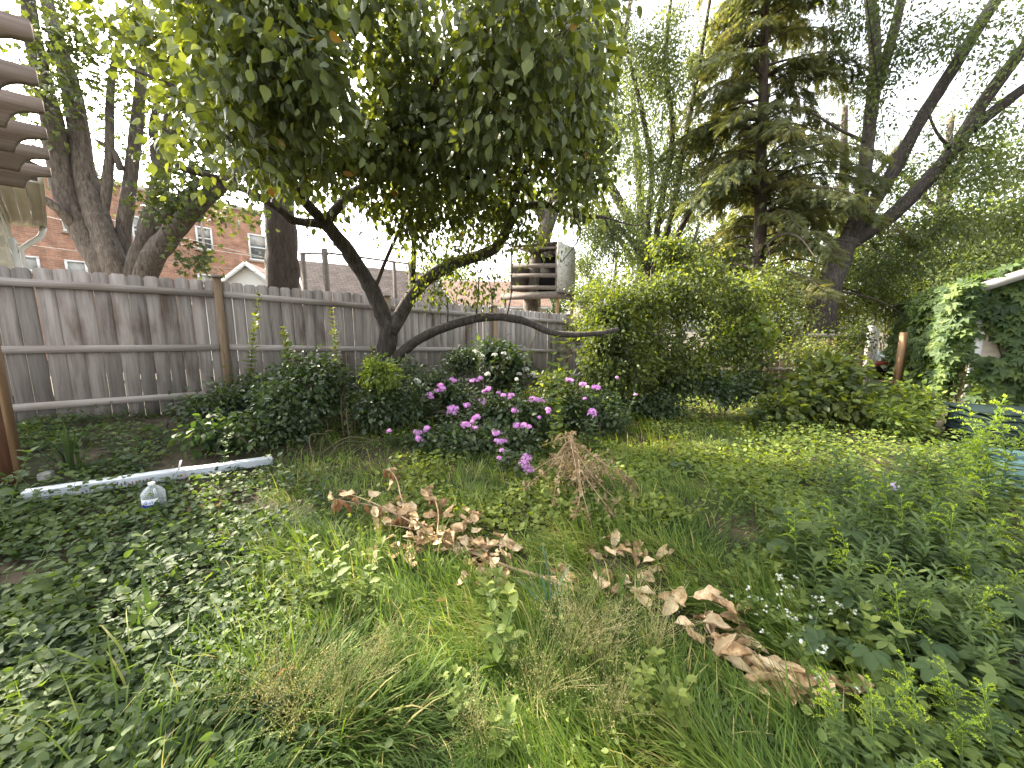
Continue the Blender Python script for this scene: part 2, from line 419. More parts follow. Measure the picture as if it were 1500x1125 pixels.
M['midbark'] = noise_mat('brown_bark', [(0.3, (.03, .023, .018)), (0.6, (.075, .058, .046)), (0.8, (.12, .10, .08))], (16, 16, 4), .95, .9, .03, dist=.8)
M['brick'] = brick_mat('red_brown_brick', (.46, .225, .135), (.35, .165, .102), (.36, .30, .25), .22, .075, .010)
M['shingle'] = brick_mat('roof_shingles', (.16, .125, .105), (.11, .088, .078), (.05, .04, .036), .3, .14, .012)
M['shingle_red'] = brick_mat('brown_roof_shingles', (.20, .125, .095), (.145, .09, .072), (.06, .04, .034), .3, .14, .012)
M['white'] = plain('white_paint', (.74, .74, .71), .5, .4, vary=.06, scale=6)
M['trim'] = plain('old_trim_paint', (.27, .27, .25), .6, .3, vary=.1, scale=6)
M['whitemetal'] = plain('white_enamelled_metal', (.56, .60, .64), .32, .5, vary=.04, scale=4)
M['cream'] = plain('cream_siding', (.50, .47, .38), .6, .3, vary=.06, scale=5)
M['beige'] = plain('beige_siding', (.52, .44, .34), .7, .3, vary=.08, scale=4)
M['bluegrey'] = plain('blue_grey_siding', (.30, .36, .42), .7, .3, vary=.08, scale=4)
M['glass'] = plain('window_glass', (.10, .12, .13), .08, .6, vary=.4, scale=2)
M['curtain'] = plain('curtain_cloth', (.42, .42, .40), .8, .2, vary=.2, scale=6)
M['treehouse'] = noise_mat('peeling_white_plywood', [(0.38, (.16, .15, .12)), (0.5, (.50, .49, .43)), (0.8, (.60, .59, .54))], (7, 7, 9), .85, .4, .005, dist=1.5)
M['thboard'] = noise_mat('grey_treehouse_board', [(0.3, (.085, .068, .054)), (0.7, (.18, .15, .125))], (10, 10, 26), .85, .3, .004, dist=.5)
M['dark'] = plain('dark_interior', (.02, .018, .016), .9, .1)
M['teal'] = plain('teal_plastic', (.032, .066, .072), .75, .15, vary=.12, scale=5)
M['darkgreen'] = plain('dark_green_plastic', (.006, .013, .013), .75, .12, vary=.2, scale=5)
M['fallenbrick'] = noise_mat('old_red_brick', [(0.3, (.16, .065, .042)), (0.7, (.30, .135, .09))], (25, 25, 25), .9, .5, .004)
M['stone'] = noise_mat('grey_stone', [(0.3, (.16, .16, .155)), (0.7, (.34, .34, .32))], (18, 18, 18), .9, .5, .005)
M['redmetal'] = plain('red_brown_paint', (.22, .045, .025), .5, .4)
M['tarp'] = plain('pale_blue_sheet', (.42, .50, .55), .5, .4, vary=.3, scale=12)
M['wire'] = plain('wire', (.16, .16, .17), .4, .5, metallic=.6)
M['cable'] = plain('cable', (.34, .33, .32), .6, .3)
M['blackcable'] = plain('black_cable', (.03, .03, .035), .6, .3)
M['blue'] = plain('blue_ink', (.03, .07, .36), .5, .3)
M['redink'] = plain('dark_red_ink', (.16, .03, .035), .5, .3)
M['paper'] = plain('label_paper', (.78, .79, .82), .5, .3, vary=.03)
def clear_plastic():
    m, N, L = newmat('clear_plastic')
    t = N.new('ShaderNodeBsdfTransparent'); t.inputs[0].default_value = (.93, .95, .96, 1)
    p = N.new('ShaderNodeBsdfPrincipled'); p.inputs['Base Color'].default_value = (.75, .79, .82, 1); p.inputs['Roughness'].default_value = .12; p.inputs['Specular IOR Level'].default_value = .9
    f = N.new('ShaderNodeLayerWeight'); f.inputs[0].default_value = .35
    mr = N.new('ShaderNodeMapRange'); mr.inputs['To Min'].default_value = .14; mr.inputs['To Max'].default_value = .75
    L.new(f.outputs['Facing'], mr.inputs[0])
    mx = N.new('ShaderNodeMixShader'); L.new(mr.outputs[0], mx.inputs[0]); L.new(t.outputs[0], mx.inputs[1]); L.new(p.outputs[0], mx.inputs[2])
    o = N.new('ShaderNodeOutputMaterial'); L.new(mx.outputs[0], o.inputs[0]); return m
M['clear'] = clear_plastic()
# foliage
M['l_main'] = leaf_mat('dark_green_leaf', [(.056, .077, .030), (.102, .132, .048), (.152, .182, .064)], (2.1, 1.9, .4), .30, .5, .35)
M['l_yellow'] = leaf_mat('yellowing_leaf', [(.30, .20, .03), (.36, .22, .05), (.30, .15, .05)], (1.5, 1.3, .5), .4)
M['l_maple'] = leaf_mat('maple_leaf', [(.045, .062, .028), (.078, .105, .040), (.125, .155, .048)], (1.8, 1.7, .4), .26)
M['l_far'] = leaf_mat('far_tree_leaf', [(.052, .074, .036), (.088, .118, .050), (.140, .172, .066)], (2.1, 2.0, .6), .42, patch=.5)
M['l_spruce'] = leaf_mat('spruce_needles', [(.064, .082, .042), (.115, .130, .058), (.190, .178, .078)], (1.9, 1.8, .7), .45, .6, .2, patch=.7)
M['l_bush'] = leaf_mat('bush_leaf', [(.036, .052, .018), (.072, .100, .030), (.150, .178, .048)], (2.3, 2.1, .45), .4, patch=2.0)
M['l_dark'] = leaf_mat('dark_shrub_leaf', [(.026, .042, .020), (.048, .074, .032), (.084, .116, .044)], (2.0, 2.1, .6), .32, .4, .45)
M['l_ground'] = leaf_mat('ground_ivy_leaf', [(.022, .042, .017), (.046, .076, .027), (.092, .126, .044)], (2.0, 2.1, .5), .32, .6, .25, patch=2.5)
M['l_weed'] = leaf_mat('bright_weed_leaf', [(.060, .095, .026), (.110, .155, .038), (.180, .220, .055)], (2.1, 2.0, .4), .4, .55, .2, patch=2.5)
M['l_golden'] = leaf_mat('goldenrod_leaf', [(.045, .074, .028), (.080, .122, .040), (.130, .178, .052)], (2.0, 2.1, .55), .36)
M['plume'] = leaf_mat('lime_plume', [(.20, .31, .04), (.30, .41, .05), (.42, .48, .06)], (1.7, 1.6, .4), .4)
M['grass'] = leaf_mat('grass_blade', [(.046, .080, .018), (.094, .150, .030), (.170, .228, .046), (.38, .33, .14)], (2.0, 2.05, .4), .40, .6, .15, patch=2.2, pamt=.22)
M['seed'] = leaf_mat('straw_seed', [(.22, .22, .08), (.32, .30, .12), (.42, .37, .20)], (1.3, 1.2, .8), .3)
M['bluegreen'] = leaf_mat('blue_green_leaf', [(.09, .16, .12), (.13, .21, .15)], (1.7, 1.9, 1.0), .3)
M['stem'] = leaf_mat('green_stem', [(.06, .10, .03), (.10, .14, .05)], (1.5, 1.5, .5), .15)
M['woodstem'] = noise_mat('woody_stem', [(0.3, (.05, .036, .022)), (0.7, (.11, .085, .055))], (30, 30, 30), .9, .3, .003)
M['deadleaf'] = leaf_mat('dead_tan_leaf', [(.20, .125, .060), (.42, .300, .170), (.60, .480, .310)], (1.15, 1.0, .8), .12, .75, .15, patch=34, pamt=.35)
M['rustleaf'] = leaf_mat('rust_brown_leaf', [(.19, .095, .045), (.29, .165, .085), (.40, .26, .16)], (1.3, 1.0, .6), .25, .7, .2, patch=10)
M['deadstem'] = noise_mat('dead_stem', [(0.3, (.22, .15, .085)), (0.7, (.42, .31, .19))], (20, 20, 20), .85, .3, .003)
M['drystraw'] = leaf_mat('dry_straw_leaf', [(.17, .115, .060), (.28, .20, .11), (.38, .29, .17)], (1.2, 1.1, .7), .25)
M['phlox'] = leaf_mat('pink_violet_petal', [(.56, .23, .56), (.70, .36, .70), (.82, .52, .82)], (1.3, 1.1, 1.3), .3, .6, .2, patch=30, pamt=.15)
M['whitepetal'] = leaf_mat('white_petal', [(.62, .63, .55), (.78, .78, .72)], (1.1, 1.1, 1.0), .3)
M['lilac'] = leaf_mat('pale_lilac_petal', [(.50, .40, .62), (.66, .56, .76)], (1.1, 1.0, 1.2), .3)
M['vine'] = leaf_mat('vine_leaf', [(.034, .060, .024), (.062, .098, .034), (.120, .160, .048)], (2.1, 2.1, .4), .38, .55, .22)

# ================================================================== ground
def axis_coords(n, lim, k=4.6):
    t = np.linspace(-1, 1, n); return lim * np.sinh(k * t) / math.sinh(k)
xs = axis_coords(221, 900, 6.2); ys = axis_coords(221, 900, 6.2) + 4
X, Y = np.meshgrid(xs, ys); Z = H(X, Y)
n = len(xs); i = np.arange(n - 1)[:, None]; j = np.arange(n - 1)[None, :]
mb = MB().add(np.stack([X, Y, Z], -1).reshape(-1, 3), [np.stack([i * n + j, i * n + j + 1, (i + 1) * n + j + 1, (i + 1) * n + j], -1).reshape(-1, 4)])
o = mb.build('ground', M['soil'], smooth=True); tag(o, 'dark brown garden soil under the plants and grass', None, kind='structure')

# ================================================================== left fence
def fpt(t): return FA + FD * 2.44 * t
fence = thing('wooden_fence', 'long weathered grey board fence behind the flower bed, with a tan post', 'fence', (*FA, float(H(*FA))))
tops = {-2: 2.24, -1: 2.23, 0: 2.20, 1: 2.10, 2: 2.02, 3: 1.90, 4: 1.86, 5: 1.84}
FN3 = np.array([*FN, 0]); FD3 = np.array([*FD, 0]); UZ = np.array([0, 0, 1.0])
for t in range(-2, 5):
    p0, p1 = fpt(t), fpt(t + 1); mb = MB()
    nb = 16; bw = 2.44 / nb
    ztop0, ztop1 = tops[t] + .01, tops[t] - (tops[t] - tops[t + 1]) * .55
    for b in range(nb):
        c = p0 + (p1 - p0) * (b + .5) / nb
        zt = ztop0 + (ztop1 - ztop0) * (b + .5) / nb + rng.normal() * .006
        zb = float(H(*c)) - .06
        hw = bw / 2 - abs(rng.normal()) * .0022 - (.003 if rng.random() < .3 else .0012); th = .010
        lean = rng.normal() * .002
        # dog-eared outline
        e = .028
        out = [(-hw, zb), (hw, zb), (hw + lean, zt - e), (hw - e, zt), (-hw + e, zt), (-hw + lean, zt - e)]
        off = rng.normal() * .0025
        V = [np.array([*c, 0]) + FD3 * u + FN3 * (d + off) + UZ * z for d in (-th, th) for (u, z) in out]
        F6 = [[5, 4, 3, 2, 1, 0], [6, 7, 8, 9, 10, 11]]
        F4 = [[q, (q + 1) % 6, (q + 1) % 6 + 6, q + 6] for q in range(6)]
        mb.add(V, [F6, F4], np.clip(.5 + rng.normal() * .32, 0, 1))
    pn = mb.build('fence_panel', M['fence'], fence)
    for k, hgt in enumerate((-.17, -.93, -1.60)):
        a_ = np.array([*p0, tops[t] + hgt]) + FN3 * .034 + FD3 * .055; b_ = np.array([*p1, tops[t + 1] + hgt + (0 if k < 2 else .0)]) + FN3 * .034 - FD3 * .055
        rl = MB().bar(a_, b_, .038, .088, var=.75 + .1 * rng.normal()).build('rail', M['rail'], fence)
        rl.parent = pn; rl.matrix_parent_inverse = Matrix.Identity(4)
for t in range(-2, 6):
    c = fpt(t); zb = float(H(*c)) - .1; zt = tops[t] + (.06 if t == 0 else .03)
    ps = thing  # noqa
    mbp = MB().box([*(c + FN * .02), (zb + zt) / 2], FD3 * .048, FN3 * .048, UZ * (zt - zb) / 2, rng.random())
    po = mbp.build('fence_post', M['post'] if t in (0, 1, 2, 3) else M['fence'], fence)
    cp_ = MB().box([*(c + FN * .02), zt + .0165], FD3 * .066, FN3 * .066, UZ * .016, .6).build('post_cap', M['fence'], fence); cp_.parent = po

# ================================================================== buildings behind
def wall_uv(mb, p0, p1, z0, z1, var=.5):
    """vertical wall quad with metre UVs"""
    L_ = np.linalg.norm(np.asarray(p1) - np.asarray(p0))
    return mb.add([[*p0, z0], [*p1, z0], [*p1, z1], [*p0, z1]], [[[0, 1, 2, 3]]], var, [[0, z0], [L_, z0], [L_, z1], [0, z1]])
def quad_uv(mb, P, var=.5):
    P = np.asarray(P, float); l1 = np.linalg.norm(P[1] - P[0]); l2 = np.linalg.norm(P[3] - P[0])
    return mb.add(P, [[[0, 1, 2, 3]]], var, [[0, 0], [l1, 0], [l1, l2], [0, l2]])
# brick apartment house
BD = np.array([.68, .73]); BD = BD / np.linalg.norm(BD); BN = np.array([BD[1], -BD[0]])
B0 = np.array([-13.8, 20.0]); ends = (B0 - BD * 15, B0 + BD * 0.75)
bb = thing('brick_building', 'red brown brick apartment building with small white windows behind the fence', 'building', (*B0, 0))
mb = MB(); z1 = 7.65
wall_uv(mb, ends[0], ends[1], -.2, z1); wall_uv(mb, ends[1], ends[1] - BN * 10, -.2, z1); wall_uv(mb, ends[0] - BN * 10, ends[0], -.2, z1); wall_uv(mb, ends[1] - BN * 10, ends[0] - BN * 10, -.2, z1)
mb.build('wall', M['brick'], bb)
mb = MB(); c = (ends[0] + ends[1]) / 2 - BN * 5
mb.box([*c, z1 + .06], [*(BD * 7.98), 0], [*(BN * 5.1), 0], [0, 0, .09], .5); mb.build('roof_coping', M['cream'], bb)
def bwin(px0, py0, px1, py1, kind=0, name='window'):
    # intersect the window's middle column with the wall plane
    def hit(px, py):
        d = ray(px, py); s = np.dot(B0, BN) / (d[0] * BN[0] + d[1] * BN[1]); return np.array([0, 0, CAMZ]) + d * s
    a_, b_ = hit(px0, (py0 + py1) / 2), hit(px1, (py0 + py1) / 2)
    m_ = hit((px0 + px1) / 2, py0), hit((px0 + px1) / 2, py1)
    c = (a_ + b_) / 2; w_ = np.linalg.norm(b_[:2] - a_[:2]); zt, zb = m_[0][2], m_[1][2]
    bd = np.array([*BD, 0]); bn = np.array([*BN, 0]); c = np.array([c[0], c[1], (zt + zb) / 2]); h_ = zt - zb
    f = MB(); fw = .075
    f.box(c + bn * .03 + UZ * (h_ / 2 - fw / 2), bd * w_ / 2, bn * .05, UZ * fw / 2); f.box(c + bn * .03 - UZ * (h_ / 2 - fw / 2), bd * w_ / 2, bn * .05, UZ * fw / 2)
    for s_ in (-1, 1): f.box(c + bn * .03 + bd * s_ * (w_ / 2 - fw / 2), bd * fw / 2, bn * .05, UZ * (h_ / 2 - fw))
    if kind == 1: f.box(c + bn * .025, bd * (w_ / 2 - fw), bn * .04, UZ * .03)
    fo = f.build(name, M['white'], bb)
    pn = MB().box(c + bn * .015, bd * (w_ / 2 - fw), bn * .012, UZ * (h_ / 2 - fw)).build('pane', M['glass'] if kind else M['curtain'], bb); pn.parent = fo
    if kind == 1:
        cu = MB().box(c + bn * .018 + UZ * h_ * .28, bd * (w_ / 2 - fw), bn * .013, UZ * h_ * .17).build('blind', M['curtain'], bb); cu.parent = fo
    si = MB().box(c + bn * .04 - UZ * (h_ / 2 + .05), bd * (w_ / 2 + .06), bn * .07, UZ * .045).build('sill', M['brick'], bb); si.parent = fo
for q in ((27, 375, 59, 398, 0), (96, 382, 129, 406, 0), (193, 317, 208, 357, 1), (287, 333, 311, 366, 1), (364, 344, 391, 382, 1), (290, 402, 314, 420, 0), (91, 313, 104, 339, 1), (176, 392, 186, 412, 0)):
    bwin(*q)
MB().bar([*(B0 + BN * .07 - BD * 1.75), 0], [*(B0 + BN * .07 - BD * 1.75), z1 - .1], .08, .08, up=(1, 0, 0)).build('downspout', M['brick'], bb)

def gable_house(name, label, cat, c, dirv, length, width, wall_h, ridge_h, wallm, roofm, over=.25, win=None):
    """ridge along dirv; gable ends at +-length/2"""
    d = np.array(dirv, float); d /= np.linalg.norm(d); nn = np.array([d[1], -d[0]])
    c = np.array(c, float); z0 = float(H(*c)) - .2
    h = thing(name, label, cat, (c[0], c[1], z0 + .2))
    mb = MB(); P = lambda a_, b_, z: [*(c + d * a_ + nn * b_), z]
    l, w_ = length / 2, width / 2
    for b_ in (-w_, w_): quad_uv(mb, [P(-l, b_, z0), P(l, b_, z0), P(l, b_, wall_h), P(-l, b_, wall_h)])
    for a_ in (-l, l): mb.add([P(a_, -w_, z0), P(a_, w_, z0), P(a_, w_, wall_h), P(a_, 0, ridge_h), P(a_, -w_, wall_h)], [[[0, 1, 2, 3, 4]]])
    mb.build('wall', wallm, h)
    mb = MB(); sl = (ridge_h - wall_h) / w_; ee = over * sl
    for s_ in (-1, 1):
        top = [P(-l - over, 0, ridge_h + .06), P(l + over, 0, ridge_h + .06), P(l + over, s_ * (w_ + over), wall_h - ee + .06), P(-l - over, s_ * (w_ + over), wall_h - ee + .06)]
        quad_uv(mb, top)
    mb.build('roof', roofm, h)
    for a_ in (-l - over, l + over):
        f = MB()
        for s_ in (-1, 1):
            f.bar(P(a_, 0, ridge_h - .015), P(a_, s_ * (w_ + over), wall_h - ee - .015), .05, .13)
        f.build('fascia', M['white'], h)
    for s_ in (-1, 1):
        MB().bar(P(-l - over, s_ * (w_ + over + .03), wall_h - ee - .01), P(l + over, s_ * (w_ + over + .03), wall_h - ee - .01), .06, .1).build('gutter', M['white'], h)
    return h, d, nn, c
gh = at(372, 430, 17)
gable_house('small_garage', 'small white gabled garage with brown roof in front of the brick building', 'garage', at(398, 430, 17)[:2], (-.25, 1), 4.4, 3.2, 2.75, 4.1, M['white'], M['shingle_red'])
gable_house('neighbour_house', 'beige gabled house with long shingle roof beyond the fence', 'house', at(545, 430, 17.5)[:2], (.80, .60), 5.6, 4.2, 2.75, 4.35, M['beige'], M['shingle'])
gable_house('low_house', 'low house with pinkish brown shingle roof left of the tree house', 'house', at(690, 430, 21)[:2], (.98, .1), 7.5, 5, 2.8, 4.2, M['beige'], M['shingle_red'])
gable_house('shed', 'small blue grey gabled shed right of the tree house', 'shed', at(862, 470, 15)[:2], (-.1, 1), 3, 2.3, 1.75, 2.55, M['bluegrey'], M['shingle'], .15)

# neighbour's house corner at the far left
nh = thing('cream_house', 'corner of a cream sided house with wide eave, left of the brick building', 'house', (*at(20, 400, 6.3)[:2], .3))
E0 = np.array([-5.95, 4.95]); ed = unit(np.array([-.77, .63])); en = np.array([ed[1], -ed[0]])
if en[1] < 0: en = -en
zs = 3.28; e1 = E0 + ed * 2.75; out = unit(np.array([ed[1], -ed[0]]))        # eave side
W0 = E0 - out * .35; W1 = e1 - out * .35 - ed * .2
mb = MB()
nsd = 14
for k in range(nsd):
    za, zb2 = .2 + k * 3.06 / nsd, .2 + (k + 1) * 3.06 / nsd
    for (pa, pb, nn) in ((W0 + ed * .1, W1, out), (W1, W1 - out * 5, ed)):
        b0, b1 = np.array([*(pa + nn * .014), za]), np.array([*(pb + nn * .014), za])
        mb.add([b0, b1, [*pb, zb2], [*pa, zb2]], [[[0, 1, 2, 3]]], .5 + .1 * rng.normal())
mb.build('wall', M['cream'], nh)
mb = MB()
for k in range(5):
    a_, b_ = k * .11, (k + 1) * .11 - .006
    mb.box([*(((E0 - ed * .3) + e1) / 2 - out * (a_ + b_) / 2), zs], [*(ed * 1.52), 0], [*(out * (b_ - a_) / 2), 0], [0, 0, .012], rng.random())
mb.build('soffit', M['cream'], nh)
MB().box([*(((E0 - ed * .3) + e1) / 2 + out * .02), zs + .08], [*(ed * 1.56), 0], [*(out * .02), 0], [0, 0, .10]).build('fascia', M['cream'], nh)
MB().box([*(e1 + ed * .04 - out * 2.2), zs + .08], [*(ed * .02), 0], [*(out * 2.2), 0], [0, 0, .10]).build('fascia', M['cream'], nh)
quad_uv(MB(), [[*(E0 - ed * .3 + out * .05), zs + .2], [*(e1 + out * .05 + ed * .1), zs + .2], [*(e1 - out * 3 + ed * .1), zs + 1.6], [*(E0 - ed * .3 - out * 3), zs + 1.6]]).build('roof', M['shingle'], nh)
dsp = W1 - ed * .06 + out * .06
MB().tube([[*(e1 - ed * .1 + out * .0), zs - .0], [*(e1 - ed * .12 - out * .05), zs - .18], [*dsp, zs - .45], [*dsp, .3]], .042, 8).build('downspout', M['white'], nh)
wc = (W0 - ed * 0 + W1) / 2 + ed * .45 + out * .03
f = MB()
for s_ in (-1, 1): f.box([*(wc + ed * s_ * .42), 2.1], [*(ed * .05), 0], [*(out * .03), 0], [0, 0, .72]); f.box([*wc, 2.1 + s_ * .69], [*(ed * .37), 0], [*(out * .03), 0], [0, 0, .05])
f.box([*wc, 2.1], [*(ed * .37), 0], [*(out * .02), 0], [0, 0, .03])
fo = f.build('window', M['white'], nh)
MB().box([*wc, 2.1], [*(ed * .37), 0], [*(out * .01), 0], [0, 0, .64]).build('pane', M['glass'], nh).parent = fo

# ================================================================== pergola at the left edge
pg = thing('pergola', 'brown stained pergola with scalloped rafter ends and red brown post', 'pergola', (*at(8, 755, 3.0)[:2], 0))
zr = 2.60; rdir = np.array([*FD, 0])
def rafter(px, py, mbx, hgt=.185):
    e = atz(px, py, zr)
    L_ = 1.9; sd = np.array([-rdir[1], rdir[0], 0]) * .019
    # outline in (along, z): scalloped tail
    prof = [(-L_, 0), (-.15, 0)]
    for k in range(1, 9):
        a_ = k / 8 * PI / 2
        prof.append((-.14 + .115 * (1 - math.cos(a_)), .012 + .098 * math.sin(a_)))
    prof += [(-.004, .118), (0, .125), (0, hgt), (-L_, hgt)]
    m_ = len(prof)
    V = [e + rdir * u + UZ * z + sd * s_ for s_ in (-1, 1) for (u, z) in prof]
    F = [list(range(m_))[::-1], list(range(m_, 2 * m_))]
    Q = [[q, (q + 1) % m_, (q + 1) % m_ + m_, q + m_] for q in range(m_)]
    mbx.add(V, [F, Q], .3 + .5 * rng.random())
    return e
for (px, py) in ((12, 40), (56, 104), (62, 162), (70, 199), (74, 233), (77, 259), (79, 282)):
    mb = MB(); e_last = rafter(px, py, mb); mb.build('rafter', M['rafter'], pg)
pc = at(27, 755, 2.9)[:2]
perp = unit(np.array([-.62, .78]))
MB().box([*(pc - FD * .02), (zr - .2) / 2], [*(FD * .058), 0], [*(perp * .07), 0], [0, 0, (zr - .2) / 2 + .05]).build('post', M['rust_post'], pg)
MB().box([*(pc + FD * .049), (zr - .2) / 2 - .005], [*(FD * .010), 0], [*(perp * .069), 0], [0, 0, (zr - .2) / 2 + .04]).build('post_edge', M['tan_edge'], pg)
MB().bar([*(pc - perp * 2.2), zr - .1], [*(pc + perp * .25), zr - .1], .09, .2).build('beam', M['rust_post'], pg)

# ================================================================== tree house and the frame
TY = 13.0
th = thing('tree_house', 'weathered open sided tree house with white peeling plywood wall in the trees', 'tree house', (*at(790, 440, TY)[:2], 0))
c0 = at(748, 432, TY)      # left front bottom
c1 = at(815, 436, TY - .6)      # right front corner
c2 = at(840, 436, TY + .5)      # right back corner
zb = 1.5 + (485 - 431) / FPX * TY * .99; zt = 1.5 + (485 - 368) / FPX * TY * .99
du = unit(c1[:2] - c0[:2]); dv = unit(c2[:2] - c1[:2]); W_ = np.linalg.norm(c1[:2] - c0[:2]); D_ = np.linalg.norm(c2[:2] - c1[:2])
D_ = max(D_, 1.2)
P = lambda a_, b_, z: np.array([*(c0[:2] + du * a_ + dv * b_), z])
MB().box(P(W_ / 2 - .1, D_ / 2, zb), [*(du * (W_ / 2 + .25)), 0], [*(dv * (D_ / 2 + .02)), 0], UZ * .02).build('floor', M['thboard'], th)
MB().bar(P(-.35, -.03, zb - .11), P(W_ + .04, -.03, zb - .11), .05, .2).build('joist', M['thboard'], th)
MB().bar(P(W_ + .03, 0, zb - .112), P(W_ + .03, D_, zb - .112), .05, .19).build('joist', M['thboard'], th)
MB().box(P(W_ + .015, D_ / 2, (zb + zt) / 2 + .05), [*(du * .012), 0], [*(dv * D_ / 2), 0], UZ * ((zt - zb) / 2 + .05)).build('side_wall', M['treehouse'], th)
MB().box(P(W_ / 2, D_ - .02, (zb + zt) / 2 + .03), [*(du * W_ / 2), 0], [*(dv * .012), 0], UZ * ((zt - zb) / 2 + .03)).build('back_wall', M['dark'], th)  # near-black colour paints in the shade of the interior
MB().box(P(.0, D_ / 2, (zb + zt) / 2 - .2), [*(du * .012), 0], [*(dv * D_ / 2), 0], UZ * ((zt - zb) / 2 - .3)).build('side_wall', M['thboard'], th)
for k, z in enumerate((.16, .55, .86)):
    MB().bar(P(-.1 + .1 * k, -.02, zb + z + .05), P(W_, -.02, zb + z - .03), .025, .13).build('slat', M['thboard'], th)
MB().bar(P(0, -.02, zt - .02), P(W_, -.02, zt - .12), .05, .07).build('slat', M['thboard'], th)
for (a_, b_) in ((.02, 0), (W_ - .02, 0), (W_ - .02, D_)):
    MB().bar(P(a_, b_ + .03, zb), P(a_, b_ + .03, zt), .07, .07, up=(1, 0, 0)).build('corner_post', M['thboard'], th)
MB().box(P(W_ / 2, D_ / 2, zt + .07), [*(du * (W_ / 2 + .02)), 0], [*(dv * (D_ / 2)), 0], UZ * .015).build('roof', M['thboard'], th)
for (a_, b_) in ((-.25, .05), (W_ - .02, .1), (W_ - .05, D_)):
    q = P(a_, b_, 0); MB().bar([q[0], q[1], -.1], [q[0], q[1], zb - .02], .11, .11, up=(1, 0, 0)).build('support_post', M['tan_edge'] if a_ > 0 else M['thboard'], th)
fr = thing('post_frame', 'grey wooden frame of four tall posts and a thin top rail above the fence', 'frame', (*at(520, 440, 11)[:2], 0))
tp = []
for (px, py, Yd, wd) in ((443, 370, 10.2, .095), (475, 364, 10.0, .11), (577, 384, 11.6, .09), (600, 383, 11.9, .10)):
    q = at(px, py, Yd); tp.append(q)
    MB().bar([q[0], q[1], -.1], q, wd, wd, up=(1, 0, 0), var=rng.random()).build('post', M['thboard'], fr)
MB().bar(tp[0] - UZ * .02, tp[1] - UZ * .14 + np.array([.1, 0, 0]), .03, .05).build('top_rail', M['thboard'], fr)
MB().bar(tp[1] - UZ * .10, tp[3] + np.array([.15, .1, -.08]), .03, .05).build('top_rail', M['thboard'], fr)

# ================================================================== right: fence, posts, garage
f2 = thing('board_fence', 'short tan brown board fence at the back right beside the white post', 'fence', (*at(1200, 570, 9.6)[:2], 0))
pa, pb = at(1128, 488, 10.2), at(1270, 489, 9.3); nb = 15; d2 = unit(pb[:2] - pa[:2]); n2 = np.array([d2[1], -d2[0]]); L2 = np.linalg.norm(pb[:2] - pa[:2])
mb = MB()
for b in range(nb):
    c = pa[:2] + d2 * L2 * (b + .5) / nb; zt_ = pa[2] + (pb[2] - pa[2]) * (b + .5) / nb
    mb.box([*(c + n2 * rng.normal() * .003), zt_ / 2 - .05], [*(d2 * (L2 / nb / 2 - .003)), 0], [*(n2 * .010), 0], [0, 0, zt_ / 2 + .05], rng.random())
mb.build('fence_panel', M['post'], f2)
MB().bar([*(pa[:2] + n2 * .03), pa[2] - .05], [*(pb[:2] + n2 * .03), pb[2] - .05], .04, .09).build('rail', M['fence'], f2)
MB().bar([*(pa[:2] + n2 * .03), .5], [*(pb[:2] + n2 * .03), .5], .04, .09).build('rail', M['fence'], f2)
MB().box([*pa[:2], .8], [.06, 0, 0], [0, .06, 0], [0, 0, .85]).build('fence_post', M['post'], f2)
q = at(1281, 478, 8.9)
wp = thing('grey_post', 'pale grey weathered post with split top beside the fence opening', 'post', (q[0], q[1], 0))
mb = MB()
for k, (dx, top) in enumerate(((-.085, .02), (-.028, -.01), (.03, -.04), (.085, -.05))):
    mb.box([q[0] + dx, q[1] + .01 * (k % 2), (q[2] + top) / 2 - .05], [.027, 0, 0], [0, .05, 0], [0, 0, (q[2] + top) / 2 + .05], rng.random())
mb.build('post_boards', M['greypost'], wp)
q = at(1325, 487, 8.4)
op = thing('brown_post', 'orange brown wooden gate post beside the vine covered garage', 'post', (q[0], q[1], 0))
MB().box([q[0], q[1], q[2] / 2 - .05], [.055, 0, 0], [0, .05, 0], [0, 0, q[2] / 2 + .05]).build('post_shaft', M['tan_edge'], op)
# cart seen through the gap
q = at(1302, 545, 11.5)
ct = thing('garden_cart', 'red framed cart under a pale blue sheet, seen through the fence gap', 'cart', (q[0], q[1], 0))
zc = at(1302, 533, 11.5)[2]
MB().box([q[0] + .2, q[1] + .35, zc - .45], [.85, 0, 0], [0, .33, 0], [0, 0, .22]).build('tray', M['darkgreen'], ct)
MB().bar([q[0] - .7, q[1], zc], [q[0] + 1.1, q[1], zc - .01], .06, .17).build('rail', M['redmetal'], ct)
mb = MB(); gx = np.linspace(-.7, 1.1, 22); gy = np.linspace(0, .8, 10); GX, GY = np.meshgrid(gx, gy)
GZ = zc + .12 + .22 * np.sin(PI * np.clip((GY + .05) / .9, 0, 1)) + .05 * np.sin(9 * GX + 4 * GY) * np.cos(7 * GX) + .02 * rng.normal(size=GX.shape)
ii = np.arange(9)[:, None]; jj = np.arange(21)[None, :]
mb.add(np.stack([q[0] + GX, q[1] + GY, GZ], -1).reshape(-1, 3), [np.stack([ii * 22 + jj, ii * 22 + jj + 1, (ii + 1) * 22 + jj + 1, (ii + 1) * 22 + jj], -1).reshape(-1, 4)])
mb.build('sheet', M['tarp'], ct, smooth=True)
for dx in (-.45, .8):
    MB().tube([[q[0] + dx, q[1] - .06, .22], [q[0] + dx, q[1] + .0, .22]], .22, 16).build('wheel', M['dark'], ct)
    MB().bar([q[0] + dx, q[1] + .3, .2], [q[0] + dx, q[1] + .3, zc - .1], .06, .06, up=(1, 0, 0)).build('leg', M['dark'], ct)

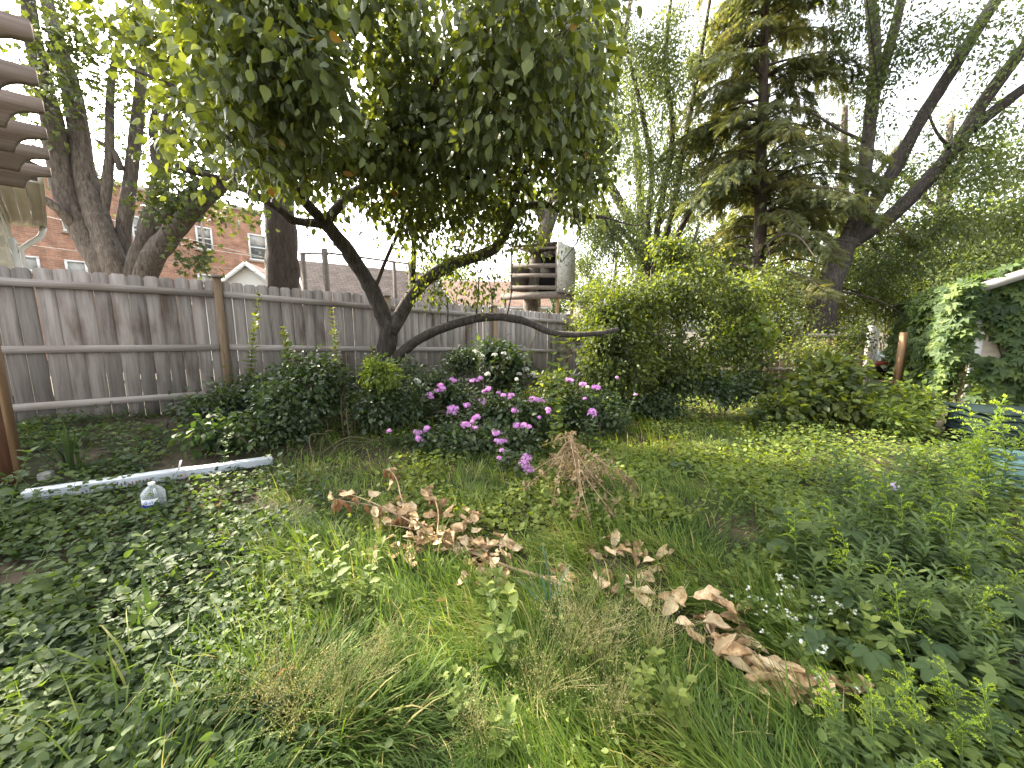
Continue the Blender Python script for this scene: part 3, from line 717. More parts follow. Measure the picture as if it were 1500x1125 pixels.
# garage, gable wall towards the yard
G0 = np.array([8.75, 7.05]); gd = unit(np.array([.9, -.43])); gb = np.array([.60, .80]); gw = 5.2; gl = 6.0
ga = thing('garage', 'beige garage with white eave trim, overgrown with green vine', 'garage', (*G0, 0))
ze = 2.35; zp = ze + gw / 2 * .42
mb = MB(); PG = lambda a_, b_, z: np.array([*(G0 + gd * a_ + gb * b_), z])
for k in range(18):
    za, zc2 = k * .13 - .05, (k + 1) * .13 - .05
    for (qa, qb, off) in ((PG(0, 0, 0), PG(gw, 0, 0), -gb), (PG(0, gl, 0), PG(0, 0, 0), -gd)):
        o3 = np.array([*off, 0]) * .014
        mb.add([qa + o3 + UZ * za, qb + o3 + UZ * za, qb + UZ * zc2, qa + UZ * zc2], [[[0, 1, 2, 3]]], .5 + .15 * rng.normal())
mb.add([PG(0, 0, ze - .07), PG(gw, 0, ze - .07), PG(gw / 2, 0, zp)], [[[0, 1, 2]]], .5)
mb.add([PG(gw, 0, -.05), PG(gw, gl, -.05), PG(gw, gl, ze), PG(gw, 0, ze)], [[[0, 1, 2, 3]]], .5)
mb.build('wall', M['beige'], ga)
for (a_, b_) in ((-.012, -.012),): MB().box(PG(.05, -.03, ze / 2), [*(gd * .07), 0], [*(gb * .012), 0], UZ * (ze / 2 + .02)).build('corner_board', M['white'], ga)
mb = MB(); ov = .35; sl = .42
quad_uv(mb, [PG(-ov, -ov, ze - ov * sl + .07), PG(-ov, gl + ov, ze - ov * sl + .07), PG(gw / 2, gl + ov, zp + .07), PG(gw / 2, -ov, zp + .07)])
quad_uv(mb, [PG(gw + ov, -ov, ze - ov * sl + .07), PG(gw / 2, -ov, zp + .07), PG(gw / 2, gl + ov, zp + .07), PG(gw + ov, gl + ov, ze - ov * sl + .07)])
mb.build('roof', M['shingle'], ga)
MB().bar(PG(-ov, -ov, ze - ov * sl - .02), PG(gw / 2, -ov, zp - .02), .03, .16).build('fascia', M['trim'], ga)
MB().bar(PG(gw + ov, -ov, ze - ov * sl - .02), PG(gw / 2, -ov, zp - .02), .03, .16).build('fascia', M['trim'], ga)

# teal tub and the dark green bin at the right edge
q = gp(*at(1500, 690, 3.3)[:2])
tb = thing('overturned_tub', 'rounded teal plastic tub upside down among the weeds, right edge', 'tub', q)
zt_ = at(1470, 668, 3.3)[2] - q[2]
prof = [(.37, -.03), (.385, .0), (.37, .02), (.345, .035), (.33, zt_ * .6), (.31, zt_ * .86), (.27, zt_ * .96), (.2, zt_ * .985), (.12, zt_ * .985), (.1, zt_ * .975), (.0, zt_ * .975)]
MB().lathe(prof, 40, q).build('tub_body', M['teal'], tb, smooth=True)
MB().tube([q + np.array([.30 * math.cos(a_), .30 * math.sin(a_), zt_ * .90]) for a_ in np.linspace(0, 2 * PI, 41)], .012, 6).build('rib', M['teal'], tb, smooth=True)
q = gp(*(at(1500, 700, 4.2)[:2] + np.array([.28, .1])))
bn_ = thing('garden_bin', 'dark green ribbed plastic bin lying against the garage behind the teal tub', 'bin', q)
z_ = at(1490, 612, 4.2)[2] - q[2]
mb = MB(); bx = np.array([.93, -.36, 0]); by = np.array([.36, .93, 0])
mb.box(q + by * .35 + UZ * z_ * .47, bx * .5, by * .33, UZ * z_ * .47)
mb.build('bin_body', M['darkgreen'], bn_)
for k in range(4): MB().box(q + by * .35 + UZ * (z_ * (.15 + .22 * k)), bx * .515, by * .345, UZ * .018).build('rib', M['darkgreen'], bn_)
mb = MB(); mb.box(q + by * .35 + UZ * (z_ * .965), bx * .54, by * .37, UZ * z_ * .03); mb.build('lid', M['darkgreen'], bn_)

# ================================================================== small things on the left
a_, b_ = g(36, 737), g(399, 681)
a_[2] += .055; b_[2] += .055
ds = thing('downspout_pipe', 'white corrugated metal downspout lying in the ivy left of the bushes', 'downspout', ((a_ + b_) / 2))
d = unit(b_ - a_); sd = unit(np.cross(d, UZ)); up = np.cross(sd, d)
def spout(p0, p1, w_, h_, nr=5):
    prof = []
    for (sx, sy, ex, ey) in ((-1, -1, 1, -1), (1, -1, 1, 1), (1, 1, -1, 1), (-1, 1, -1, -1)):
        for k in range(nr * 2):
            t = k / (nr * 2); x = sx + (ex - sx) * t; y = sy + (ey - sy) * t
            dep = .24 if k % 2 else 0
            if abs(sx - ex) > 0: prof.append((x * w_, y * h_ * (1 - dep)))
            else: prof.append((x * w_ * (1 - dep), y * h_))
    m_ = len(prof)
    V = [p + sd * u + up * v for p in (p0, p1) for (u, v) in prof]
    V += [p + sd * u * .94 + up * v * .92 for p in (p0, p1) for (u, v) in prof]
    F = [[k, (k + 1) % m_, (k + 1) % m_ + m_, k + m_] for k in range(m_)]
    F += [[k + 2 * m_, k + 3 * m_, (k + 1) % m_ + 3 * m_, (k + 1) % m_ + 2 * m_] for k in range(m_)]
    F += [[k, k + 2 * m_, (k + 1) % m_ + 2 * m_, (k + 1) % m_] for k in range(m_)]
    F += [[k + m_, (k + 1) % m_ + m_, (k + 1) % m_ + 3 * m_, k + 3 * m_] for k in range(m_)]
    return MB().add(V, [F], .5)
mid = a_ * .42 + b_ * .58
spout(a_, mid, .052, .040).build('pipe_length', M['whitemetal'], ds)
spout(mid - d * .12, b_, .047, .035).build('pipe_length', M['whitemetal'], ds)
mk = MB(); m0 = a_ * .70 + b_ * .30 - sd * 0
for k in range(11):
    c = m0 + d * (k * .022) + sd * .0545 + up * (-.004 + .006 * rng.normal())
    if np.dot(sd, -a_) < 0: c = c - 2 * sd * .0545
    mk.box(c, d * rng.uniform(.002, .005), sd * .0006, up * rng.uniform(.006, .018))
mk.build('red_marking', M['redink'], ds)

q = g(228, 749)
jg = thing('water_jug', 'clear plastic water jug with white cap and blue and white label', 'jug', q)
hh = .225; R_ = .072
prof = [(0, .004), (.05, .0), (.066, .008), (R_, .02), (R_, .05)]
for k in range(7):
    z = .055 + k * .0135; prof += [(R_, z), (R_ * .955, z + .0045), (R_ * .955, z + .0075), (R_, z + .012)]
prof += [(R_, .152), (R_ * .95, .163), (R_ * .72, .187), (R_ * .42, .207), (.022, .213), (.022, .222)]
MB().lathe(prof, 40, q).build('jug_body', M['clear'], jg, smooth=True)
MB().lathe([(0, .240), (.019, .240), (.0215, .237), (.0215, .217), (.0, .217)], 24, q).build('cap', M['white'], jg, smooth=True)
MB().tube([q + np.array([.045, -.03, .195]), q + np.array([.062, -.045, .19]), q + np.array([.068, -.05, .16]), q + np.array([.055, -.04, .142])], .008, 8).build('handle', M['clear'], jg, smooth=True)
la = math.atan2(-q[1], -q[0])
def patch(a0, a1, z0, z1, r, mb):
    aa = np.linspace(a0, a1, 14); V = [[q[0] + r * math.cos(t), q[1] + r * math.sin(t), q[2] + z] for z in (z0, z1) for t in aa]
    mb.add(V, [[[k, k + 1, k + 15, k + 14] for k in range(13)]], .5); return mb
lb = patch(la - 1.25, la + .35, .046, .128, R_ + .0012, MB()).build('label', M['paper'], jg, smooth=True)
mk = MB(); patch(la - 1.2, la + .25, .062, .084, R_ + .0022, mk)
mk2 = patch(la - 1.2, la - .25, .050, .066, R_ + .0021, MB())
for k in range(7):   # illegible lettering strokes
    patch(la - 1.0 + k * .16, la - .93 + k * .16, .088 + .004 * (k % 2), .103 + .006 * (k % 3), R_ + .0022, mk)
x = mk.build('printed_band', M['blue'], jg, smooth=True); x.parent = lb
x = mk2.build('printed_band', M['blue'], jg, smooth=True); x.parent = lb

q0 = g(243, 712); q1 = at(262, 687, q0[1] + .1)
sg = thing('plant_tag', 'small white plant tag on a thin wire stake behind the jug', 'plant tag', q0)
MB().tube([q0 - UZ * .05, (q0 + q1) / 2 + np.array([.005, 0, 0]), q1], .0022, 5).build('stake', M['wire'], sg)
r_ = unit(np.array([.8, -.5, .35])); u_ = unit(np.array([.25, .15, 1]))
MB().box(q1 + u_ * .035, r_ * .03, np.cross(r_, u_) * .0008, u_ * .045, .6).build('card', M['white'], sg)
mk = MB()
for k in range(4): mk.box(q1 + u_ * (.058 - .014 * k) - unit(np.cross(r_, u_)) * (.0022 if np.cross(r_, u_)[1] > 0 else -.0022), r_ * (.021 - .004 * (k % 2)), np.cross(r_, u_) * .0004, u_ * .003)
mk.build('print', M['wire'], sg)

def rock(name, label, cat, px, py, r, mat, seed, sq=(1, .8, .55)):
    q = g(px, py); mb = MB()
    k = 12; V = []; F = []
    for i in range(k + 1):
        for j in range(2 * k):
            th_ = PI * i / k; ph = PI * j / k
            v = np.array([math.sin(th_) * math.cos(ph), math.sin(th_) * math.sin(ph), math.cos(th_)])
            v = np.sign(v) * np.abs(v) ** .55; v /= max(np.abs(v).max(), .85)
            s_ = 1 + .16 * mnoise.noise(Vector(v * 1.7 + seed)) + .05 * mnoise.noise(Vector(v * 6 + seed))
            V.append(v * s_ * r * np.array(sq))
    for i in range(k):
        for j in range(2 * k): F.append([i * 2 * k + j, (i + 1) * 2 * k + j, (i + 1) * 2 * k + (j + 1) % (2 * k), i * 2 * k + (j + 1) % (2 * k)])
    V = np.array(V); an = seed; c, s_ = math.cos(an), math.sin(an)
    V = V @ np.array([[c, s_, 0], [-s_, c, 0], [0, 0, 1]]) + q + UZ * r * sq[2] * .75
    o = mb.add(V, [F], .5).build(name, mat); return tag(o, label, cat)
rock('broken_brick', 'broken red brick lying right of the water jug', 'brick', 320, 746, .055, M['fallenbrick'], 1.3)
rock('broken_brick', 'half buried reddish brick closest to the water jug', 'brick', 286, 748, .05, M['fallenbrick'], 4.1, (1, .7, .3))
rock('stone', 'grey stone lying behind the downspout near the post', 'stone', 68, 700, .055, M['stone'], 2.2, (1, .7, .5))
# ================================================================== trees
def ats(*L): return [at(*q) for q in L]
def spread_pts(blobs, n, holes=.42, seed=1, shell=.25):
    """blobs: (centre, radii, weight)"""
    W = np.array([b[2] for b in blobs], float); W /= W.sum(); out = []
    for (c, r, _), w_ in zip(blobs, W):
        p = ellipsoid_pts(max(1, int(n * w_)), c, r, shell, holes, seed)
        if len(p): out.append(p)
    return np.vstack(out)
def merge(a, b):
    for v, f_n in ((b, a.n),):
        a.V += b.V; a.A += b.A; a.U += b.U; a.F += [f + f_n for f in b.F]; a.n += b.n
def tree_parts(t, sk, bark, leafmat, crown, twigmat=None, extra=()):
    merge(sk.mb, sk.tw); sk.mb.build('trunk', bark, t, smooth=True)
    crown.build('crown', leafmat, t)

# ---- the broad old tree in front of the fence
b0 = at(566, 530, 6.2); b0 = gp(b0[0], b0[1])
mt = thing('broadleaf_tree', 'dark multi limbed tree with large drooping leaves and a low arching limb, before the fence', 'tree', b0)
sk = Skel()
sk.limb([b0 - UZ * .1, at(563, 555, 6.2), at(566, 515, 6.2), at(572, 470, 6.2)], .165, .14, 14, 12, .09, flare=.06)
L1 = sk.limb(ats((571, 485, 6.2), (545, 425, 6.1), (512, 372, 5.9), (476, 325, 5.6)), 0.1312, 0.0943, 22, 11, .06)
sk.limb(ats((478, 328, 5.62), (432, 323, 5.4), (405, 303, 5.2), (340, 270, 4.9), (258, 243, 4.5)), 0.0615, 0.0369, 20, 9, .06)
sk.limb(ats((478, 328, 5.62), (436, 282, 5.1), (408, 225, 4.5), (400, 140, 3.9), (378, 40, 3.4), (330, -60, 3.1)), 0.0779, 0.0246, 26, 9, .05)
sk.limb(ats((476, 326, 5.6), (515, 284, 5.4), (575, 252, 5.0), (604, 200, 4.5), (640, 120, 3.9), (700, 20, 3.4)), 0.0697, 0.0205, 26, 9, .05)
sk.limb(ats((408, 225, 4.5), (330, 180, 4.0), (260, 130, 3.7), (190, 100, 3.6)), 0.0369, 0.0123, 16, 7, .05)
sk.limb(ats((572, 486, 6.2), (612, 422, 6.1), (660, 388, 5.9), (722, 366, 5.7), (745, 330, 5.5), (762, 306, 5.4), (800, 300, 5.3), (838, 315, 5.2), (885, 318, 5.1)), 0.1107, 0.0230, 40, 10, .06)
sk.limb(ats((728, 362, 5.7), (762, 270, 5.1), (800, 180, 4.6), (832, 90, 4.1), (850, 0, 3.8)), 0.0410, 0.0148, 18, 7, .05)
sk.limb(ats((604, 430, 6.1), (606, 370, 6.0), (602, 310, 5.8), (590, 240, 5.4)), 0.0451, 0.0246, 14, 8, .05)
sk.limb(ats((546, 430, 6.1), (570, 370, 6.0), (600, 310, 5.7), (640, 250, 5.3)), 0.0344, 0.0164, 14, 7, .05)
sk.limb(ats((575, 252, 5.0), (640, 250, 4.8), (700, 262, 4.7), (745, 235, 4.4), (790, 190, 4.2)), 0.0369, 0.0148, 16, 7, .05)
sk.limb(ats((838, 315, 5.2), (850, 345, 5.15), (822, 385, 5.1)), 0.0164, 0.0049, 9, 5)
sk.limb(ats((885, 318, 5.1), (900, 360, 5.1), (893, 420, 5.2)), 0.0115, 0.0033, 9, 5)
sk.limb(ats((885, 318, 5.1), (930, 330, 5.0), (960, 318, 5.0)), 0.0131, 0.0033, 9, 5)
sk.limb(ats((568, 535, 6.2), (622, 492, 6.0), (700, 466, 5.7), (760, 468, 5.5), (812, 488, 5.4), (870, 489, 5.4), (905, 482, 5.6)), 0.0861, 0.0262, 40, 10, .06)
for (px, py, Yd, dx, dy) in ((697, 466, 5.7, 2, -90), (720, 465, 5.65, -5, -60), (655, 478, 5.85, -4, -55), (742, 467, 5.5, 8, -75)):
    sk.limb([at(px, py, Yd), at(px + dx / 2 + 3, py + dy / 2, Yd), at(px + dx, py + dy, Yd - .05)], .014, .005, 8, 5)
blobs = [(at(440, 120, 3.3), (1.35, .9, .75), 16), (at(310, 150, 3.7), (.85, .8, .75), 9), (at(600, 110, 3.3), (1.2, .9, .8), 14), (at(745, 130, 3.7), (.95, .9, .85), 11),
         (at(560, 215, 4.5), (1.6, .9, .6), 12), (at(700, 250, 4.9), (1.4, .9, .6), 11), (at(430, 215, 4.4), (.9, .9, .4), 6), (at(300, 40, 3.0), (1.0, .8, .6), 8),
         (at(480, 10, 2.8), (1.3, .9, .6), 10), (at(680, 20, 2.9), (1.1, .9, .6), 9), (at(825, 190, 4.8), (.6, .9, 1.0), 11), (at(830, 60, 4.2), (.55, .7, .8), 9), (at(790, 130, 4.6), (.7, .9, 1.0), 9),
         (at(660, 330, 5.6), (.95, .6, .45), 5), (at(790, 280, 5.2), (.7, .6, .45), 4), (at(530, 60, 4.6), (2.2, 1.2, 1.6), 18), (at(240, 110, 4.2), (.5, .6, .6), 4), (at(500, 170, 4.6), (1.2, .9, .8), 12), (at(520, 60, 3.5), (.6, .6, .7), 9), (at(525, 160, 4.0), (.6, .6, .6), 8), (at(690, 190, 4.4), (.8, .7, .7), 6), (at(545, 110, 4.2), (.9, .9, .9), 9), (at(660, 300, 5.4), (1.3, .6, .45), 8), (at(860, 230, 5.0), (.35, .6, .7), 5), (at(480, 300, 5.6), (.7, .5, .25), 2), (at(600, 300, 5.6), (.9, .6, .4), 6), (at(700, 60, 4.4), (1.6, 1.0, 1.2), 9), (at(380, 30, 4.2), (1.6, 1.0, 1.2), 8)]
C = spread_pts(blobs, 2350, .28, 2, .1)
paths = sk.grow(C, .15, .0028, .03, 4)
cr = MB(); foliage(cr, OVATE, paths, 14, .095, .11, droop=.75, up=.55, var=(.1, .8), clustervar=.22)
few = [at(px, py, 3.2) for (px, py) in ((470, 90), (520, 130), (640, 70), (700, 110))]
tree_parts(mt, sk, M['darkbark'], M['l_main'], cr)
hang = MB()
Ch = np.vstack([ellipsoid_pts(34, at(px, py, Yd), r, .0) for (px, py, Yd, r) in ((650, 380, 5.8, (.7, .3, .35)), (700, 420, 5.6, (.5, .25, .3)), (640, 420, 5.9, (.45, .2, .25)), (700, 350, 5.6, (.6, .3, .3)), (770, 340, 5.3, (.5, .3, .35)), (600, 345, 5.9, (.5, .3, .3)), (760, 330, 5.3, (.3, .2, .2)))])
pth = [smooth_path([c + np.array([0, 0, .25]), c + rng.normal(size=3) * .04, c - UZ * .1], 7) for c in Ch]
foliage(hang, OVATE, pth, 9, .062, .09, droop=.9, up=.4, var=(.35, 1.0)); hang.build('hanging_sprays', M['l_bush'], mt)
yl = MB(); k = rng.choice(len(paths), 110, replace=False)
foliage(yl, OVATE, [paths[i] for i in k], 1, .085, .12, droop=1.0, up=.3); yl.build('yellow_leaves', M['l_yellow'], mt)

# ---- multi-stemmed maple behind the fence, left
b0 = gp(*at(188, 440, 8.4)[:2])
mp = thing('maple_tree', 'large grey multi stemmed maple behind the left fence panel', 'tree', b0)
sk = Skel(); D_ = 8.4
base = at(185, 420, D_)
def stem(pts, r0, r1, **kw):
    return sk.limb([b0 + (at(*pts[0])[:3] - b0) * .0 + np.array([(pts[0][0] - 188) * .006, 0, 0]) + UZ * .2] + ats(*pts), r0, r1, 34, 11, .05, **kw)
stem(((160, 405, D_), (128, 350, D_), (95, 280, D_ - .1), (75, 170, D_ - .2), (55, 90, D_ - .3), (38, -20, D_ - .4)), .30, .10)
stem(((172, 405, D_), (150, 340, D_), (125, 260, D_ + .1), (108, 150, D_ + .2), (85, 60, D_ + .2), (60, -30, D_ + .3)), .28, .10)
stem(((186, 408, D_ + .2), (180, 345, D_ + .3), (190, 270, D_ + .4), (204, 150, D_ + .6), (208, 60, D_ + .7), (200, -40, D_ + .8)), .18, .075)
stem(((200, 410, D_), (215, 350, D_), (232, 280, D_), (250, 190, D_ - .1), (262, 100, D_ - .2), (270, 0, D_ - .3)), .24, .09)
stem(((212, 410, D_ - .2), (245, 350, D_ - .2), (290, 300, D_ - .3), (330, 265, D_ - .5), (380, 220, D_ - .7), (420, 150, D_ - .8)), .25, .07)
sk.limb(ats((118, 345, D_), (95, 315, D_ - .3), (70, 295, D_ - .5), (30, 270, D_ - .7)), .11, .06, 12, 9, .06)
sk.limb(ats((150, 330, D_ + .1), (160, 230, D_ + .2), (162, 130, D_ + .3), (175, 60, D_ + .3)), .10, .05, 16, 8, .05)
sk.limb(ats((178, 250, D_ + .3), (165, 220, D_ + .2), (140, 205, D_ + .2)), .07, .03, 9, 7)
sk.limb(ats((236, 275, D_), (225, 200, D_ - .1), (232, 130, D_ - .1)), .10, .05, 12, 8)
sk.limb(ats((240, 320, D_ - .2), (265, 290, D_ - .4), (300, 262, D_ - .6)), .11, .04, 10, 8)
sk.limb(ats((85, 220, D_ - .2), (62, 150, D_ - .4), (75, 60, D_ - .6)), .07, .03, 12, 7)
blobs = [(at(150, 60, D_ - .5), (2.0, 1.4, 1.6), 12), (at(60, 110, D_ - .6), (1.1, 1.2, 1.6), 6), (at(250, 40, D_ - .6), (1.8, 1.4, 1.6), 10), (at(270, 200, D_ - .8), (1.1, 1.0, 1.2), 6),
         (at(300, 300, D_ - .9), (1.0, .7, .7), 7), (at(180, 150, D_ + 1), (2.2, 1.4, 1.2), 6), (at(340, 290, D_ + .2), (.9, .8, .8), 5), (at(120, -40, D_ - 1.5), (2.6, 1.5, 1.4), 6),
         (at(275, 370, D_ - .8), (.35, .3, .3), 2), (at(150, 250, D_ + 1.2), (1.5, .8, 1.0), 3), (at(400, 280, D_ + .5), (.9, .8, .6), 4), (np.array([-8.5, 6.7, 6.7]), (1.6, 1.4, 1.2), 5), (np.array([-6.9, 5.6, 5.3]), (.8, .8, .6), 2)]  # last two leaf blobs added to break the lawn's sun patch into dapples
C = spread_pts(blobs, 480, .47, 5, .15)
paths = sk.grow(C, .1, .004, .035, 4)
cr = MB(); foliage(cr, MAPLE, paths, 13, .085, .15, droop=.35, up=.8, var=(.15, .8), clustervar=.25)
tree_parts(mp, sk, M['bark'], M['l_maple'], cr)

# ---- single thick trunk
b0 = gp(*at(415, 440, 11)[:2])
t2 = thing('thick_trunk_tree', 'thick dark tree trunk behind the fence between the brick building and the post frame', 'tree', b0)
sk = Skel()
sk.limb([b0 - UZ * .2, at(416, 425, 11), at(411, 330, 11), at(402, 230, 11), at(395, 120, 11)], .46, .30, 30, 12, .07)
sk.limb(ats((405, 250, 11), (450, 170, 10.8), (500, 90, 10.6)), .18, .08, 14, 9, .05)
sk.limb(ats((404, 240, 11), (360, 160, 11), (330, 60, 11)), .18, .07, 14, 9, .05)
C = spread_pts([(at(400, 80, 11), (2.4, 1.6, 1.8), 5), (at(340, 180, 11), (1.0, 1.0, 1.0), 2)], 90, .4, 9)
paths = sk.grow(C, .1, .004, .05)
cr = MB(); foliage(cr, RHOMB, paths, 24, .12, .22, .5, .6); tree_parts(t2, sk, M['midbark'], M['l_maple'], cr)

# ---- tree behind the tree house
b0 = gp(*at(782, 450, 14.2)[:2])
t3 = thing('tall_grey_tree', 'tall grey trunk with pale sunlit leaves rising behind the tree house', 'tree', b0)
sk = Skel()
sk.limb([b0 - UZ * .2, at(780, 430, 14.2), at(795, 350, 14.2), at(825, 250, 14.2), at(840, 130, 14.2), at(850, -20, 14.6)], .36, .2, 34, 12, .06)
sk.limb(ats((803, 330, 14.2), (770, 270, 14), (745, 180, 13.8), (735, 60, 13.6)), .2, .07, 16, 9, .05)
sk.limb(ats((832, 220, 14.2), (880, 160, 13.8), (910, 80, 13.5), (925, -10, 13.2)), .18, .06, 16, 9, .05)
blobs = [(at(880, 110, 13.2), (1.3, 1.4, 2.2), 10), (at(900, 230, 13.2), (.9, 1.2, 1.6), 7), (at(870, 320, 13.4), (1.2, 1.0, 1.0), 6), (at(780, 280, 14.6), (2.0, 1.2, 1.2), 6), (at(700, 320, 15), (1.8, 1.0, 1.0), 4), (at(840, 30, 13.4), (2.0, 1.5, 1.4), 7), (at(870, 400, 14.5), (1.2, .8, .8), 5), (at(910, 330, 14), (1.2, .8, .9), 5), (at(800, 380, 15.2), (1.6, .6, .8), 5)]
C = spread_pts(blobs, 850, .38, 11)
paths = sk.grow(C, .15, .004, .05)
cr = MB(); foliage(cr, RHOMB, paths, 22, .115, .18, .7, .4, (.35, 1), .3, .8); tree_parts(t3, sk, M['bark'], M['l_far'], cr)

# ---- slender multi-stemmed tree
b0 = gp(*at(955, 470, 13.5)[:2])
t4 = thing('slender_tree', 'slender many stemmed tree with feathery pale leaves left of the spruce', 'tree', b0)
sk = Skel()
for pts in (((955, 420, 13.5), (948, 330, 13.5), (955, 250, 13.4), (935, 140, 13.3), (905, 20, 13.2)), ((957, 420, 13.5), (985, 310, 13.5), (1000, 220, 13.4), (1020, 120, 13.3), (1040, 0, 13.1)),
            ((958, 420, 13.5), (1000, 330, 13.6), (1030, 270, 13.7), (1060, 190, 13.8)), ((953, 420, 13.5), (930, 360, 13.2), (895, 320, 13.0), (880, 280, 12.9)), ((956, 420, 13.5), (965, 320, 13.4), (985, 200, 13.2), (975, 90, 13.1), (985, -20, 13))):
    sk.limb([b0 - UZ * .1] + ats(*pts), .15, .05, 26, 8, .05)
blobs = [(at(945, 150, 13), (1.2, 1.2, 2.2), 9), (at(1000, 80, 12.8), (1.5, 1.2, 1.8), 9), (at(960, 270, 13), (1.2, 1.0, 1.2), 6), (at(1020, 220, 13.6), (1.1, 1.0, 1.4), 6), (at(910, 350, 12.8), (1.1, .9, .9), 5), (at(1000, 380, 13), (1.4, 1.0, .8), 5)]
C = spread_pts(blobs, 900, .40, 14)
paths = sk.grow(C, .25, .004, .04)
cr = MB(); foliage(cr, RHOMB, paths, 24, .115, .19, .6, .5, (.3, 1), .28, .8); tree_parts(t4, sk, M['midbark'], M['l_far'], cr)

# ---- spruce
b0 = gp(*at(1112, 470, 12.5)[:2])
sp_ = thing('spruce_tree', 'tall olive brown spruce with drooping needled boughs right of centre', 'tree', b0)
sk = Skel(); top = at(1122, -260, 12.5)
tk = sk.limb([b0 - UZ * .1, at(1112, 390, 12.5), at(1116, 200, 12.5), at(1121, 0, 12.5), top], .24, .05, 50, 10, .05)
cr = MB(); dead = MB()
zmax = top[2]
for z in np.arange(2.2, zmax - .3, .19):
    i = np.argmin(np.abs(tk[:, 2] - z)); p = tk[i]
    Lm = 4.0 * (1 - (z - 2) / (zmax - 1.4)) ** .6
    for q in range(5):
        if rng.random() < .30: continue
        az = rng.random() * 2 * PI; l = Lm * rng.uniform(.35, 1.1)
        dirh = np.array([math.cos(az), math.sin(az), 0])
        Q = smooth_path([p, p + dirh * l * .35 + UZ * .10 * l, p + dirh * l * .7 + UZ * .02 * l, p + dirh * l - UZ * (.14 + .1 * rng.random()) * l], 12)
        sk.tw.tube(Q, np.linspace(.035 * l / 3 + .01, .006, 12), 5, .5, False)
        isdead = z < 4.6 and rng.random() < .65
        if isdead: continue
        ns = int(l * 54); t = rng.uniform(2.5, 10.99, ns); ii = t.astype(int); f = (t - ii)[:, None]
        B = Q[ii] * (1 - f) + Q[ii + 1] * f
        side = np.array([-dirh[1], dirh[0], 0])
        sgn = np.where(rng.random(ns) < .5, -1, 1)[:, None]; lat = rng.random(ns)[:, None] ** 1.3 * (.22 + .30 * (1 - t[:, None] / 12)) * (l / 2.4)
        Pp = B + side * sgn * lat - UZ * lat * rng.uniform(.1, .8, (ns, 1))
        Dd = dirh * .5 + side * sgn * .6 - UZ * rng.uniform(.2, 1.3, (ns, 1)) + rng.normal(size=(ns, 3)) * .25
        cr.inst(SPRAY, Pp, Dd, rng.normal(size=(ns, 3)) * .5 + UZ, rng.uniform(.18, .36, ns), np.clip(rng.random() * .6 + rng.uniform(0, .4, ns), 0, 1), .9)
tree_parts(sp_, sk, M['midbark'], M['l_spruce'], cr)

# ---- big leaning tree on the right
b0 = gp(*at(1208, 520, 11.5)[:2])
t5 = thing('leaning_tree', 'big dark trunk splitting into three long limbs leaning right over the garage', 'tree', b0)
sk = Skel()
sk.limb([b0 - UZ * .2, at(1205, 470, 11.5), at(1216, 415, 11.5), at(1240, 352, 11.5)], .34, .29, 20, 13, .06)
sk.limb(ats((1236, 362, 11.5), (1260, 295, 11.6), (1273, 190, 11.7), (1282, 80, 11.8), (1268, -60, 11.9)), .19, .12, 28, 11, .05)
sk.limb(ats((1278, 140, 11.75), (1300, 80, 11.7), (1330, -40, 11.6)), .15, .10, 14, 9, .05)
sk.limb(ats((1240, 356, 11.5), (1298, 268, 11.3), (1345, 182, 11.1), (1402, 90, 10.9), (1490, -50, 10.6)), .185, .12, 28, 11, .05)
sk.limb(ats((1238, 362, 11.5), (1315, 308, 11.2), (1395, 222, 10.9), (1440, 150, 10.7), (1530, 30, 10.3)), .21, .13, 28, 11, .05)
sk.limb(ats((1420, 190, 10.8), (1470, 152, 10.5), (1540, 100, 10.1)), .16, .10, 14, 9, .05)
sk.limb(ats((1273, 210, 11.7), (1230, 190, 11.4), (1190, 165, 11.2)), .05, .02, 12, 6)
sk.limb(ats((1395, 222, 10.9), (1370, 190, 10.6), (1355, 150, 10.4)), .05, .02, 10, 6)
blobs = [(at(1300, 120, 11), (1.0, 1.0, 1.5), 5), (at(1400, 250, 10.5), (1.6, 1.2, 1.2), 7), (at(1460, 330, 10.6), (1.4, 1.2, .8), 8), (at(1340, 60, 10.8), (1.5, 1.2, 1.0), 6), (at(1460, 60, 10), (1.4, 1.2, 1.4), 6),
         (at(1360, 350, 11), (1.5, 1.0, .6), 7), (at(1480, 200, 9.8), (1.0, 1.0, 1.2), 5), (at(1330, 250, 11.8), (1.0, .8, .8), 4), (at(1490, 400, 10.5), (1.4, 1.2, .8), 6), (at(1420, 420, 12), (1.4, 1.0, .6), 5), (at(1250, 40, 11.5), (1.2, 1.2, 1.2), 5), (at(1300, 400, 11.6), (1.2, .8, .5), 5)]
C = spread_pts(blobs, 900, .42, 21, .1)
paths = sk.grow(C, .1, .0045, .05)
cr = MB(); foliage(cr, RHOMB, paths, 22, .11, .2, .5, .6, (.05, .7), .2, .9); tree_parts(t5, sk, M['darkbark'], M['l_far'], cr)

